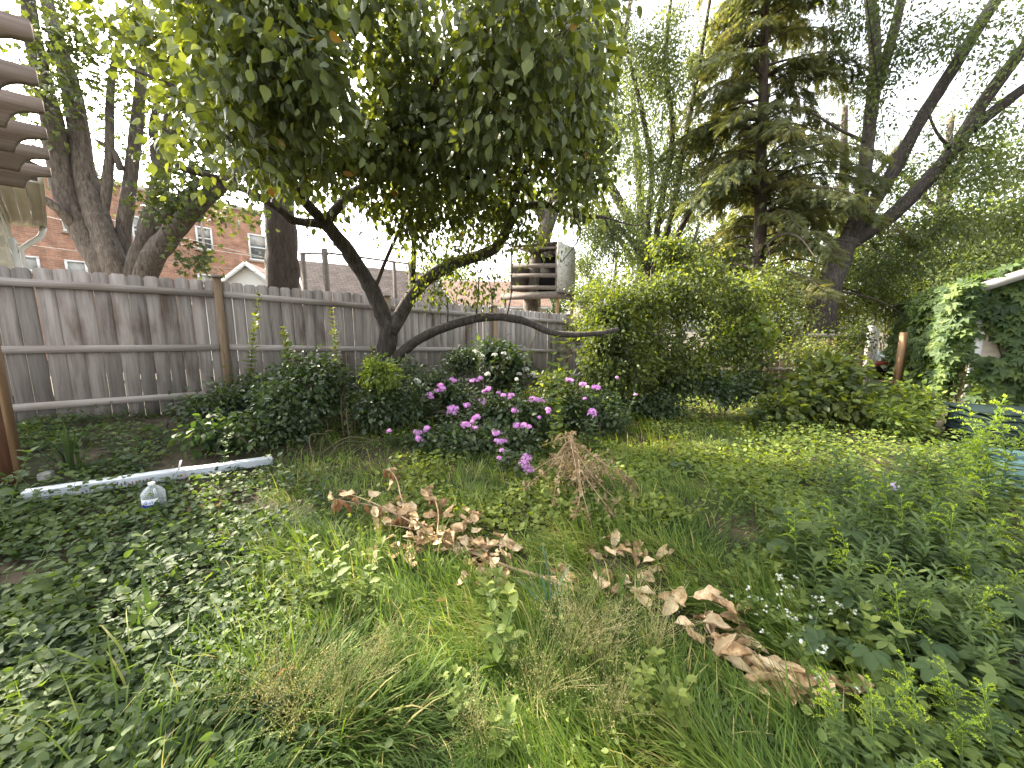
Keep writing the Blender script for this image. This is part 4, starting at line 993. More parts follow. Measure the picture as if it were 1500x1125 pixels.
# ---- trees farther off, closing the view
def far_tree(label, px, Yd, hgt, rad_, seed, mat='l_far', n=210, low=.25, leaf=.2, per=26):
    b = gp(*at(px, 500, Yd)[:2])
    t = thing('background_tree', label, 'tree', b, 'trees beyond the gardens')
    sk = Skel()
    sk.limb([b - UZ * .2, b + np.array([rng.normal() * .2, 0, hgt * .35]), b + np.array([rng.normal() * .4, 0, hgt * .8])], hgt * .022, hgt * .008, 16, 7, .04)
    for q in range(4):
        a_ = rng.random() * 2 * PI; zz = hgt * rng.uniform(.25, .5)
        sk.limb([b + UZ * zz, b + np.array([math.cos(a_) * rad_ * .4, math.sin(a_) * rad_ * .4, zz + hgt * .15]), b + np.array([math.cos(a_) * rad_ * .7, math.sin(a_) * rad_ * .7, zz + hgt * .25])], hgt * .01, hgt * .004, 10, 5)
    bl = []
    for q in range(6):
        a_ = rng.random() * 2 * PI; rr = rad_ * rng.uniform(.2, .6); zz = hgt * rng.uniform(low + .1, .85)
        bl.append((b + np.array([math.cos(a_) * rr, math.sin(a_) * rr, zz]), (rad_ * .55, rad_ * .55, hgt * .2), 1))
    bl.append((b + UZ * hgt * .55, (rad_ * .8, rad_ * .8, hgt * .35), 2))
    C = spread_pts(bl, n, .36, seed, .2)
    paths = sk.grow(C, .1, .006, .08)
    cr = MB(); foliage(cr, RHOMB, paths, per, leaf, leaf * 2.0, .5, .6, (.2, .9), .3, .9)
    tree_parts(t, sk, M['midbark'], M[mat], cr)
for k, (lab, px, Yd, hgt, rd, mat) in enumerate((
        ('low sunlit tree showing over the beige house roof', 480, 30, 5.4, 3.2, 'l_maple'),
        ('bushy tree right of the post frame, above the pinkish roof', 660, 27, 7.5, 3.2, 'l_far'),
        ('leafy tree directly behind the tree house', 790, 23, 7.5, 3.4, 'l_far'),
        ('mid green tree right of the blue grey shed', 900, 20, 7.0, 3.2, 'l_bush'),
        ('tree filling the gap behind the slender many stemmed tree', 1000, 19, 8.5, 3.2, 'l_far'),
        ('dense tree behind the spruce trunk', 1085, 18, 7.0, 3.0, 'l_bush'),
        ('tree between the spruce and the leaning trunk', 1170, 19, 7.5, 3.2, 'l_far'),
        ('tree behind the base of the leaning trunk', 1255, 18, 6.5, 3.2, 'l_bush'),
        ('tree behind the brown gate post', 1330, 17, 7.0, 3.0, 'l_far'),
        ('tree rising behind the vine covered garage eave', 1410, 16.5, 8.0, 3.2, 'l_far'),
        ('tree at the far right edge behind the garage roof', 1490, 15.5, 8.5, 3.2, 'l_far'))):
    far_tree(lab, px, Yd, hgt, rd, 30 + k, mat)
for k, (lab, px, Yd, hgt, rd) in enumerate((('tall pale tree high behind the slender many stemmed tree', 925, 21, 17, 4.0), ('tall hazy tree seen through the spruce boughs', 1075, 23, 19, 4.2),
        ('tall hazy tree between the spruce and the leaning limbs', 1215, 22, 17, 4.0), ('tall hazy tree behind the right hand limbs', 1350, 20, 15, 4.0), ('tall hazy tree at the top right corner', 1470, 18, 13, 3.6))):
    far_tree(lab, px, Yd, hgt, rd, 60 + k, 'l_far', 190, .3, .17, 24)

# ---- shrubs with woody stems
def shrub(name, label, base, blobs, n, tpl, size, per, mat, stems=6, seed=0, spread=.09, droop=.3, up=.8, var=(.15, .85), sr=.018, group=None, holes=.38, cvar=.25, stemmat='woodstem', wid=None):
    t = thing(name, label, 'shrub', base, group)
    sk = Skel(); cs = [np.asarray(b[0]) for b in blobs]
    for k in range(stems):
        c = cs[k % len(cs)] + rng.normal(size=3) * np.asarray(blobs[k % len(cs)][1]) * .3
        st = base + np.array([rng.normal() * .12, rng.normal() * .12, -.05])
        sk.limb([st, st + (c - st) * .5 + np.array([rng.normal() * .06, rng.normal() * .06, .15]), c], sr, sr * .4, 10, 5)
    C = spread_pts(blobs, n, holes, seed, .15)
    gz = H(C[:, 0], C[:, 1]) + .06; C[:, 2] = np.maximum(C[:, 2], gz)
    paths = sk.grow(C, .1, .0025, .012)
    cr = MB(); foliage(cr, tpl, paths, per, size, spread, droop, up, var, cvar, wid)
    merge(sk.mb, sk.tw); sk.mb.build('stems', M[stemmat], t)
    cr.build('foliage', M[mat], t)
    return t
def bl(px, py, Yd, r, w_=1): return (at(px, py, Yd), r, w_)
shrub('arching_shrub', 'large arching shrub with small sunlit leaves at the end of the low limb', gp(*at(975, 560, 7.0)[:2]),
      [bl(930, 455, 6.6, (.75, .6, .5), 4), bl(1000, 430, 7.0, (.9, .7, .6), 5), bl(1060, 440, 7.4, (.8, .7, .6), 4), bl(900, 510, 6.5, (.6, .6, .35), 3), bl(990, 520, 6.6, (.9, .6, .45), 4), bl(1070, 510, 7.0, (.7, .6, .45), 3), bl(960, 580, 6.6, (.9, .5, .3), 2), bl(960, 390, 7.2, (.6, .5, .4), 2), bl(880, 470, 6.3, (.5, .5, .4), 4), bl(880, 545, 6.2, (.5, .5, .3), 3), bl(930, 560, 6.2, (.8, .4, .35), 4), bl(1010, 565, 6.3, (.8, .4, .3), 4)],
      2300, OVATE, .074, 15, 'l_bush', 9, 3, .11, .45, .75, (.1, .8), .03, holes=.42, cvar=.32)
shrub('background_shrub', 'leafy shrub below the spruce, behind the arching shrub', gp(*at(1110, 540, 9.8)[:2]), [bl(1100, 430, 9.6, (1.1, .8, .7), 3), bl(1130, 490, 9.4, (.9, .7, .5), 2)], 200, OVATE, .075, 22, 'l_bush', 6, 5, .14)
shrub('background_shrub', 'loose leafy shrub in front of the tan back fence', gp(*at(1205, 560, 8.6)[:2]), [bl(1190, 520, 8.4, (.75, .5, .5), 3), bl(1245, 505, 8.6, (.5, .4, .6), 2), bl(1160, 470, 9.0, (.6, .5, .5), 1)], 190, OVATE, .07, 16, 'l_bush', 6, 7, .12)
shrub('background_shrub', 'sunlit shrub behind the fence opening, right of the leaning trunk', gp(*at(1290, 520, 12.5)[:2]), [bl(1280, 430, 12.5, (1.4, .8, .9), 3), bl(1330, 460, 12.5, (1.0, .8, .8), 2)], 200, RHOMB, .10, 30, 'l_bush', 6, 8, .2)
shrub('background_shrub', 'green shrub at the corner of the long grey fence', gp(*at(880, 540, 9.8)[:2]), [bl(880, 440, 10.5, (.8, .6, .5), 3), bl(850, 480, 9.4, (.5, .4, .4), 1)], 130, OVATE, .07, 20, 'l_bush', 5, 9, .14)
# overhead wires
def cable(label, p0, p1, r, mat, sag=.25, cat='cable'):
    P = np.linspace(p0, p1, 24); t = np.linspace(0, 1, 24); P[:, 2] -= sag * 4 * t * (1 - t)
    o = MB().tube(P, r, 5).build('overhead_cable', M[mat]); tag(o, label, cat)
cable('upper pale overhead cable crossing the brick building', at(-60, 262, 10), at(420, 385, 10.9), .010, 'cable', .05)
cable('middle thin overhead cable crossing the brick building', at(-60, 285, 10.3), at(425, 383, 10.9), .007, 'cable', .15)
cable('lowest overhead cable just above the left fence panel', at(-60, 345, 9.8), at(420, 402, 10.9), .007, 'blackcable', .05)
cable('black overhead cable hanging steeply in front of the spruce', at(1262, -60, 9.0), at(1300, 230, 13), .012, 'blackcable', .0)
cable('thin pale overhead wire crossing the right limb', at(1500, -40, 11), at(1330, 330, 16), .006, 'cable', .2)
# ================================================================== ground vegetation (nobody could count it)
def lx(Y): return -(.55 + .48 * Y)
def rx(Y): return .60 + .62 * Y
def vnoise(x, y, s, seed=0):
    return np.array([mnoise.noise(Vector((a * s, b * s, seed * 3.7))) for a, b in zip(x, y)])
def logY(n, lo, hi): return np.exp(rng.uniform(math.log(lo), math.log(hi), n))
def blades(mb, P, L_, az, lean, curl, wd, var):
    n = len(P); S = np.array([0, .36, .7, 1.0]); pts = [P]; q = P.copy()
    for k in range(3):
        ds_ = (S[k + 1] - S[k]) * L_; th_ = np.minimum(lean + curl * (S[k] + S[k + 1]) / 2, 2.0)
        q = q + np.stack([np.sin(th_) * np.cos(az) * ds_, np.sin(th_) * np.sin(az) * ds_, np.cos(th_) * ds_], -1); pts.append(q)
    gz = H(pts[2][:, 0], pts[2][:, 1]) + .012; pts[2][:, 2] = np.maximum(pts[2][:, 2], gz)
    gz = H(pts[3][:, 0], pts[3][:, 1]) + .008; pts[3][:, 2] = np.maximum(pts[3][:, 2], gz)
    sd = np.stack([-np.sin(az), np.cos(az), np.zeros(n)], -1); V = np.zeros((n, 7, 3))
    for k, f in enumerate((.8, 1.0, .7)):
        V[:, 2 * k] = pts[k] - sd * (wd * f / 2)[:, None]; V[:, 2 * k + 1] = pts[k] + sd * (wd * f / 2)[:, None]
    V[:, 6] = pts[3]
    o = (np.arange(n) * 7)[:, None]
    mb.add(V.reshape(-1, 3), [(np.array([[0, 1, 3, 2]])[None] + o[:, None]).reshape(-1, 4), (np.array([[2, 3, 5, 4]])[None] + o[:, None]).reshape(-1, 4), (np.array([[4, 5, 6]])[None] + o[:, None]).reshape(-1, 3)], np.repeat(var, 7))
def grass_field(n, lo, hi, xl, xr, keep, lenr, wr, mb):
    Y = logY(n, lo, hi); x = xl(Y) + rng.random(n) * (xr(Y) - xl(Y)) + rng.normal(size=n) * .12 * np.sqrt(Y)
    k = keep(x, Y); x, Y = x[k], Y[k]; n = len(x)
    c1 = vnoise(x, Y, 1.3, 1); c2 = vnoise(x, Y, 3.2, 2)
    az = 2.2 + 3.2 * c1 + 2.0 * c2 + rng.normal(size=n) * .55
    lean = np.clip(.42 + .9 * np.abs(c2) + rng.normal(size=n) * .32, .02, 1.35); curl = rng.uniform(.4, 1.9, n)
    L_ = rng.uniform(*lenr, n) * (1 + .5 * c1)
    var = np.clip(.36 + .55 * c1 + .3 * c2 + rng.normal(size=n) * .18, 0, .88); var = np.where(rng.random(n) < .045, .97, var)
    blades(mb, np.stack([x, Y, H(x, Y) - .01], -1), L_, az, lean, curl, rng.uniform(*wr, n) * (1 + .10 * Y), var)
HEAP = np.array([g(*q)[:2] for q in ((1000, 915), (1060, 955), (1110, 990), (1165, 1018), (1205, 1035))])
BRCH = np.array([g(*q)[:2] for q in ((560, 720), (600, 750), (640, 790), (690, 810), (740, 830), (800, 850), (850, 866), (900, 840), (950, 830), (950, 880))])
def seg_dist(x, y, L_):
    d = np.full(len(x), 9.0); p = np.stack([x, y], -1)
    for a_, b_ in zip(L_[:-1], L_[1:]):
        v = b_ - a_; t = np.clip(((p - a_) @ v) / (v @ v), 0, 1); d = np.minimum(d, np.linalg.norm(p - a_ - t[:, None] * v, axis=1))
    return d
def clearing(x, y):
    return (seg_dist(x, y, HEAP) > .15 + .05 * rng.normal(size=len(x))) & ((seg_dist(x, y, BRCH) > .16) | (rng.random(len(x)) < .30))
mb = MB()
soilpatch = lambda x, Y: (vnoise(x, Y, 1.1, 5) + rng.normal(size=len(x)) * .12 > -.34) & clearing(x, Y)
grass_field(74000, .62, 9, lx, rx, soilpatch, (.08, .25), (.0026, .0060), mb)
grass_field(9000, .60, 2.4, lambda Y: lx(Y) - .35, lambda Y: rx(Y), lambda x, Y: (vnoise(x, Y, 1.6, 8) > -.05) & clearing(x, Y), (.2, .40), (.004, .008), mb)
o = mb.build('grass', M['grass'], smooth=True); tag(o, 'long matted lawn grass in the middle of the garden', None, kind='stuff')

def carpet(n, lo, hi, xl, xr, tpl, size, zr, tilt, seed, thr, var, mb, keep=None):
    Y = logY(n, lo, hi); x = xl(Y) + rng.random(n) * (xr(Y) - xl(Y)) + rng.normal(size=n) * .10 * np.sqrt(Y)
    nz = vnoise(x, Y, 1.5, seed); k = (nz + rng.normal(size=n) * .1 > thr) & (seg_dist(x, Y, HEAP) > .14)
    if keep is not None: k &= keep(x, Y)
    x, Y, nz = x[k], Y[k], nz[k]; n = len(x)
    hz = rng.uniform(*zr, n) * (1 + .8 * nz); a_ = rng.random(n) * 2 * PI
    D = np.stack([np.cos(a_), np.sin(a_), rng.normal(size=n) * .25 - .1], -1); Nn = rng.normal(size=(n, 3)) * tilt + UZ
    mb.inst(tpl, np.stack([x, Y, H(x, Y) + hz], -1), D, Nn, rng.uniform(size[0], size[1], n) * np.clip(.45 + .25 * Y, .5, 1), np.clip(rng.uniform(*var, n) + .7 * nz, 0, 1))
fence_side = lambda x, Y: ((x - FA[0]) * FN[0] + (Y - FA[1]) * FN[1]) > .06
mb = MB()
carpet(46000, .6, 7.5, lambda Y: -(1.5 * Y + .5), lambda Y: lx(Y) + .25, ROUND, (.016, .044), (.015, .085), .55, 11, -.12, (.15, .75), mb, fence_side)
carpet(5000, .6, 2.2, lx, lambda Y: rx(Y) * .9, ROUND, (.014, .028), (.01, .05), .5, 12, .08, (.25, .8), mb)
carpet(5000, .7, 6.5, lambda Y: -(1.5 * Y + .5), lambda Y: lx(Y) + .4, OVATE, (.03, .07), (.04, .16), .6, 19, .05, (.3, 1.0), mb, fence_side)
o = mb.build('ground_ivy', M['l_ground'], smooth=False); tag(o, 'dark green creeping ground ivy carpeting the left of the garden', None, kind='stuff')
mb = MB()
carpet(26000, 2.6, 11, lambda Y: lx(Y) * .6 + .2, lambda Y: rx(Y) + .8, ROUND, (.022, .055), (.02, .09), .5, 13, -.1, (.3, .95), mb, fence_side)
carpet(8000, .7, 3.0, lambda Y: rx(Y) * .97, lambda Y: 1.6 * Y + .3, OVATE, (.03, .08), (.02, .14), .5, 14, -.2, (.1, .8), mb)
carpet(18000, 1.9, 12, lambda Y: rx(Y) - .4, lambda Y: 1.45 * Y, OVATE, (.03, .06), (.03, .22), .5, 15, -.4, (.1, .8), mb)
carpet(4500, .65, 4.5, lx, rx, OVATE, (.02, .05), (.03, .12), .5, 16, .12, (.1, .8), mb, clearing)
o = mb.build('ground_cover', M['l_weed']); tag(o, 'bright low clover and weeds over the back and right of the lawn', None, kind='stuff')

# ================================================================== helper: ordinals for labels
ORD = ['first', 'second', 'third', 'fourth', 'fifth', 'sixth', 'seventh', 'eighth', 'ninth', 'tenth', 'eleventh', 'twelfth', 'thirteenth', 'fourteenth', 'fifteenth', 'sixteenth', 'seventeenth', 'eighteenth', 'nineteenth', 'twentieth']
def row_labels(pts, desc, where):
    """pts: list of (px, ...); labels by place in the row, left to right"""
    idx = sorted(range(len(pts)), key=lambda i: pts[i][0]); out = [None] * len(pts); m_ = len(pts)
    for r_, i in enumerate(idx):
        w_ = ('leftmost' if r_ == 0 else 'rightmost' if r_ == m_ - 1 else (ORD[r_] + ' from left') if r_ < m_ / 2 else (ORD[m_ - 1 - r_] + ' from right'))
        out[i] = f'{desc}, {w_} {where}'
    return out

# ================================================================== plant makers (built at the origin, then copied)
def plant(name, cat, group, label='plant'): return thing(name, label, cat, (0, 0, 0), group)
def stemcurve(h, lean, n=10, wig=.03):
    a_ = rng.random() * 2 * PI; d_ = np.array([math.cos(a_), math.sin(a_), 0])
    return smooth_path([[0, 0, -.03], d_ * lean * .25 * h + [0, 0, h * .4] + rng.normal(size=3) * wig * h, d_ * lean * h + [0, 0, h]], n)
def leaves_on(mb, Q, n, tpl, size, ang=.9, t0=.15, taper=.6, var=(.2, .8), pairs=True, wid=None, droop=.25):
    m_ = len(Q) - 1
    a0 = rng.random() * 6.28
    for k in range(n):
        t = t0 + (1 - t0) * (k + .5) / n; i = min(int(t * m_), m_ - 1); f = t * m_ - i
        p = Q[i] * (1 - f) + Q[i + 1] * f
        s_ = size * (1 - taper * max(0, t - .35) / .65) * rng.uniform(.8, 1.15)
        for q in ((0, PI) if pairs else (0,)):
            a_ = a0 + k * (PI / 2 if pairs else 2.4) + q + rng.normal() * .25
            dz = math.cos(ang) * (.4 + .8 * t) - droop * (1 - t)
            D = np.array([[math.cos(a_), math.sin(a_), dz]]); Nn = np.array([[-math.cos(a_) * dz, -math.sin(a_) * dz, 1]]) + rng.normal(size=(1, 3)) * .25
            mb.inst(tpl, p[None], D, Nn, np.array([s_]), np.clip(rng.uniform(*var) + .25 * (t - .5), 0, 1), wid)
def weed(name, h, stems, pairs, leaf, tpl, lmat, group, lean=.2, wid=None, sr=.0035):
    t = plant(name, 'weed', group); sm, fo = MB(), MB()
    for s_ in range(stems):
        hh_ = h * rng.uniform(.65, 1.05) if s_ else h
        Q = stemcurve(hh_, lean * rng.uniform(.4, 1.6)); Q = Q + np.array([*rng.normal(size=2) * .02 * (s_ > 0), 0])
        sm.tube(Q, np.linspace(sr, sr * .4, len(Q)), 5, rng.random(), False)
        leaves_on(fo, Q, pairs, tpl, leaf, var=(.15, .75), wid=wid)
        # top rosette
        for k in range(4):
            a_ = rng.random() * 6.28
            fo.inst(tpl, Q[-1][None], np.array([[math.cos(a_), math.sin(a_), .7]]), np.array([[-.6 * math.cos(a_), -.6 * math.sin(a_), 1]]), np.array([leaf * .5]), .9, wid)
    sm.build('stem', M['stem'], t); fo.build('foliage', M[lmat], t)
    return t
def goldenrod(h, nleaf, plume=True, group='goldenrod plants on the right', leaf=.10):
    t = plant('goldenrod' if plume else 'willow_leaved_weed', 'goldenrod' if plume else 'weed', group)
    sm, fo = MB(), MB(); pls = []
    for s_ in range(2 if plume else 3):
        Q = stemcurve(h * (rng.uniform(.75, .95) if s_ else 1), rng.uniform(.1, .32), 14); Q = Q + np.array([*rng.normal(size=2) * .05 * (s_ > 0), 0])
        sm.tube(Q, np.linspace(.0045, .0018, 14), 5, rng.random(), False)
        leaves_on(fo, Q, nleaf, LANCE, leaf, ang=.9, t0=.18, taper=.55, var=(.1, .9), pairs=False, wid=1.15, droop=.35)
        if plume:
            pl = MB(); pls.append(pl); pl.tube(Q[8:], .0026, 5, .3)
            lean = unit(Q[-1] - Q[-4]); la_ = math.atan2(lean[1], lean[0])
            for k in range(9):
                tt = k / 8; i = min(13, 9 + int(tt * 4)); p = Q[i]
                a_ = la_ + rng.normal() * .9; l = h * rng.uniform(.12, .26) * (1 - .5 * tt)
                d_ = np.array([math.cos(a_), math.sin(a_), 0])
                R_ = smooth_path([p, p + d_ * l * .5 + UZ * l * .45, p + d_ * l * 1.05 + UZ * l * .30], 8)
                pl.tube(R_, .0012, 3, .6, False)
                nn_ = 38; ti = rng.uniform(1, 6.99, nn_); ii = ti.astype(int); ff = (ti - ii)[:, None]
                B = R_[ii] * (1 - ff) + R_[ii + 1] * ff + rng.normal(size=(nn_, 3)) * .004
                pl.inst(RHOMB, B, rng.normal(size=(nn_, 3)) * .5 + UZ * .8 + d_ * .3, rng.normal(size=(nn_, 3)), rng.uniform(.011, .022, nn_), rng.random(nn_), 1.0)
    sm.build('stem', M['stem'], t); fo.build('foliage', M['l_golden'], t)
    for pl in pls: pl.build('plume', M['plume'], t)
    return t
def leafclump(name, group, n, tpl, size, hr, rad_, lmat, cat='plant', cup=.2):
    """long-stalked leaves rising from one base"""
    t = plant(name, cat, group); sm, fo = MB(), MB()
    for k in range(n):
        a_ = rng.random() * 6.28; r_ = rad_ * math.sqrt(rng.random()); hh_ = rng.uniform(*hr)
        e = np.array([r_ * math.cos(a_), r_ * math.sin(a_), hh_])
        Q = smooth_path([[.02 * math.cos(a_), .02 * math.sin(a_), -.02], e * [.45, .45, .7], e], 6)
        sm.tube(Q, .0026, 4, rng.random(), False)
        b_ = a_ + rng.normal() * .5
        fo.inst(tpl, e[None], np.array([[math.cos(b_), math.sin(b_), -cup]]), UZ[None] + rng.normal(size=(1, 3)) * .3 + np.array([[math.cos(b_) * .2, math.sin(b_) * .2, 0]]), np.array([size * rng.uniform(.65, 1.15)]), rng.random())
    sm.build('stems', M['stem'], t); fo.build('foliage', M[lmat], t)
    return t
FLORET = (np.vstack([[[0, 0, 0]]] + [[[math.cos(a_ - .38) * .7, math.sin(a_ - .38) * .7, .05], [math.cos(a_), math.sin(a_), .0], [math.cos(a_ + .38) * .7, math.sin(a_ + .38) * .7, .05]] for a_ in np.arange(5) * 2 * PI / 5]),
          [[[0, 3 * k + 1, 3 * k + 2, 3 * k + 3] for k in range(5)]])
def flower_dome(mb, c, r, n, fs, sq=.7):
    v = rnd_dirs(n, .35); v[:, 2] = np.where(v[:, 2] < -.3, -v[:, 2], v[:, 2])
    P = c + v * np.array([r, r, r * sq]) * rng.uniform(.75, 1.05, (n, 1))
    D = np.cross(v, rng.normal(size=(n, 3))); mb.inst(FLORET, P, D, v + rng.normal(size=(n, 3)) * .25, fs * rng.uniform(.8, 1.15, n), rng.random(n))
def place(px, py, d, jitter=0):
    q = at(px, py, d); return gp(q[0], q[1]), q[2]

# ================================================================== phlox bed
HEADS = [(665, 558, .085), (695, 557, .08), (648, 570, .10), (631, 583, .09), (714, 571, .075), (707, 586, .08), (749, 580, .085), (686, 593, .08), (663, 600, .12), (696, 613, .07), (753, 600, .07),
         (682, 625, .08), (786, 586, .085), (835, 556, .085), (851, 563, .06), (871, 568, .09), (866, 605, .10), (805, 602, .06), (765, 624, .075), (727, 635, .07), (735, 646, .065), (624, 628, .06),
         (615, 634, .06), (613, 643, .065), (570, 632, .05), (566, 614, .035), (771, 676, .095), (735, 660, .04), (731, 671, .035), (857, 584, .05), (931, 578, .04), (904, 553, .045), (730, 575, .05), (790, 612, .045)]
WHITE = [(613, 559, .06), (713, 549, .075), (566, 570, .04), (861, 567, .05), (757, 556, .05)]
def phlox(px, py, r, label, group, fmat, name='phlox_plant'):
    d_ = float(np.interp(py, [550, 600, 640, 680], [5.5, 4.7, 4.1, 3.5])) * rng.uniform(.97, 1.03)
    top = at(px, py, d_)
    if top[2] < .2: top[2] = .2
    base = gp(top[0] + rng.normal() * .06, top[1] + rng.uniform(.02, .18))
    t = thing(name, label, 'phlox', base, group); sm, fo, fl = MB(), MB(), MB()
    for s_ in range(3):
        e = top if s_ == 0 else top + np.array([rng.normal() * .13, rng.uniform(-.05, .15), -rng.uniform(.06, .22)])
        if e[2] - base[2] < .12: continue
        Q = smooth_path([base + np.array([rng.normal() * .03, rng.normal() * .03, -.03]), (base + e) / 2 + rng.normal(size=3) * .03, e], 12)
        sm.tube(Q, np.linspace(.0045, .0025, 12), 5, rng.random(), False)
        leaves_on(fo, Q, 11, LANCE, .115, ang=1.0, t0=.12, taper=.45, var=(.1, .8), pairs=True, wid=1.9, droop=.3)
        if s_ == 0:
            if (px, py) == (771, 676):
                for dz in (0, -.06, -.12): flower_dome(fl, e + np.array([.03 * math.sin(dz * 40), 0, dz + .03]), .062, 34, .018)
            else:
                for k_ in range(int(rng.integers(3, 6)) if r > .055 else 1):
                    flower_dome(fl, e + (rng.normal(size=3) * np.array([.5, .35, .28]) * r if k_ else 0), r * rng.uniform(.38, .62), int(12 + r * 130), rng.uniform(.017, .023), rng.uniform(.5, .9))
    sm.build('stem', M['stem'], t); fo.build('foliage', M['l_dark'], t); fl.build('flower_head', M[fmat], t)
rows = ([], [], [], [])
for hd in HEADS:
    px, py, r = hd
    rows[3 if px > 830 else 0 if py < 582 else 1 if py < 612 else 2].append(hd)
for rw, wh in zip(rows, ('in the top row of the flower bed', 'in the middle row of the bed', 'along the front of the flower bed', 'in the right hand group by the arching shrub')):
    for hd, lb in zip(rw, row_labels(rw, 'violet pink phlox', wh)): phlox(*hd, lb, 'pink phlox in the flower bed', 'phlox')
for hd, lb in zip(WHITE, row_labels(WHITE, 'white flowered phlox', 'of the white ones in the bed')): phlox(*hd, lb, 'white phlox in the flower bed', 'whitepetal')

# ================================================================== shrubs and perennials of the left bed
def sh(label, px, py, Yd, blobs, n_, mat='l_dark', leaf=.065, per=12, name='garden_shrub', group='dark shrubs of the left flower bed', tpl=OVATE, **kw):
    b = at(px, py, Yd); n = int(n_ * 1.5); return shrub(name, label, gp(b[0], b[1]), [bl(*q) for q in blobs], n, tpl, leaf, per, mat, kw.pop('stems', 6), kw.pop('seed', int(px)), kw.pop('spread', .085), group=group, sr=kw.pop('sr', .008), **kw)
sh('low dark shrub against the tan fence post, leftmost of the bed', 335, 650, 4.7, [(330, 590, 4.75, (.42, .35, .20), 3), (300, 600, 4.5, (.28, .25, .12), 2), (370, 575, 4.9, (.3, .25, .2), 2)], 130)
sh('dark leafy shrub left of the bright leaved shrub', 430, 670, 4.4, [(430, 590, 4.4, (.40, .35, .32), 4), (400, 620, 4.2, (.4, .3, .25), 3), (450, 550, 4.7, (.3, .25, .28), 2)], 210, per=13)
sh('shrub with pale leaves coloured bright as if sunlit, in front of the tree trunk', 520, 670, 4.6, [(520, 585, 4.7, (.30, .28, .34), 4), (500, 560, 4.8, (.25, .2, .3), 2), (545, 570, 4.7, (.25, .2, .25), 2)], 200, 'l_weed', .065, seed=4)  # brighter leaf colour stands in for sunlight that misses this shrub
sh('low dark shrub in front of the bright leaved shrub', 480, 690, 3.9, [(480, 645, 3.9, (.45, .28, .16), 3), (550, 640, 4.1, (.3, .25, .2), 2)], 150)
sh('dark shrub at the foot of the tree, left side', 560, 620, 5.7, [(560, 555, 5.7, (.45, .3, .30), 3), (600, 560, 5.6, (.35, .3, .28), 2)], 150)
sh('dark shrub along the fence right of the tree trunk', 650, 610, 6.1, [(650, 545, 6.1, (.5, .3, .28), 3), (690, 540, 6.3, (.4, .3, .3), 2)], 150)
sh('dark shrub in front of the fence post below the low limb', 740, 600, 6.4, [(745, 540, 6.4, (.45, .3, .35), 3), (730, 505, 6.6, (.3, .25, .2), 1)], 120, leaf=.10)
sh('dark filler shrub behind the pink phlox', 690, 640, 5.2, [(690, 600, 5.2, (.6, .3, .2), 3), (640, 610, 4.8, (.5, .3, .2), 3), (760, 610, 5.0, (.5, .3, .2), 3)], 300, leaf=.075)
sh('dark leafy growth at the front edge of the phlox', 690, 680, 4.3, [(660, 650, 4.3, (.5, .2, .12), 3), (740, 650, 4.35, (.4, .2, .12), 3)], 170, leaf=.07)
sh('dark shrub at the right end of the phlox bed', 860, 650, 5.2, [(860, 610, 5.3, (.5, .3, .25), 3), (910, 600, 5.8, (.5, .3, .25), 3)], 220, leaf=.065)
sh('low pale leaved shrub right of the plant tag', 310, 670, 3.7, [(310, 635, 3.75, (.22, .18, .09), 3), (345, 640, 3.8, (.16, .14, .08), 1)], 44, 'l_ground', .075, 8)
sh('tall dark bush between the tan post and the tree trunk', 470, 660, 4.9, [(470, 560, 4.9, (.40, .3, .42), 4), (425, 575, 4.9, (.35, .3, .35), 3), (390, 560, 4.9, (.3, .25, .30), 2)], 240, seed=77)
sh('leafy bush left of the phlox in front of the trunk', 590, 650, 5.0, [(585, 590, 5.0, (.40, .3, .30), 3), (550, 600, 4.8, (.35, .3, .3), 3)], 170, seed=78)
sh('tall leafy bush behind the phlox, right of the trunk', 700, 640, 5.6, [(680, 565, 5.6, (.5, .3, .32), 4), (740, 565, 5.7, (.5, .3, .32), 4), (790, 570, 5.6, (.45, .3, .32), 3)], 300, seed=79)
sh('leafy bush behind the right hand phlox', 840, 640, 5.4, [(830, 575, 5.5, (.4, .3, .30), 3), (870, 590, 5.5, (.4, .3, .25), 2)], 170, 'l_bush', seed=80)
def wand(label, pts, mat='l_bush', leaf=.125, n=20, sr=.004):
    P_ = ats(*pts); b = gp(P_[0][0], P_[0][1]); P_[0] = b - UZ * .03
    t = thing('tall_shoot', label, 'shoot', b, 'tall leafy shoots against the fence')
    Q = smooth_path(P_, 14); MB().tube(Q, np.linspace(sr, .0015, 14), 5, .5, False).build('stem', M['woodstem'], t)
    fo = MB(); leaves_on(fo, Q, n, OVATE, leaf, t0=.3, taper=.45, var=(.4, 1.0), droop=.1); leaves_on(fo, Q, n, OVATE, leaf * .8, t0=.35, taper=.4, var=(.4, 1.0), droop=.1)
    fo.build('foliage', M[mat], t)
wand('tall thin shoot just right of the tan fence post', [(372, 640, 4.9), (368, 530, 4.9), (380, 430, 4.85)])
wand('tall shoot with pale leaves left of the tree trunk', [(500, 640, 5.0), (495, 540, 5.0), (485, 450, 4.9)])
wand('leaning shoot at the left fence post base', [(350, 640, 4.8), (345, 560, 4.8), (322, 505, 4.75)], leaf=.04, n=9)
wand('shoot between the two tallest shoots', [(430, 640, 4.8), (425, 540, 4.8), (415, 480, 4.75)])
wand('short pale shoot in front of the tree trunk', [(560, 620, 5.4), (548, 560, 5.4), (545, 508, 5.35)])
wand('thin dark shoot right of the trunk', [(690, 610, 6.0), (700, 560, 6.0), (703, 500, 6.0)], 'l_dark')
wand('slim sapling below the low limb', [(775, 620, 5.9), (768, 540, 5.9), (790, 470, 5.9), (782, 400, 5.9)], 'l_dark', .05, 12, .01)
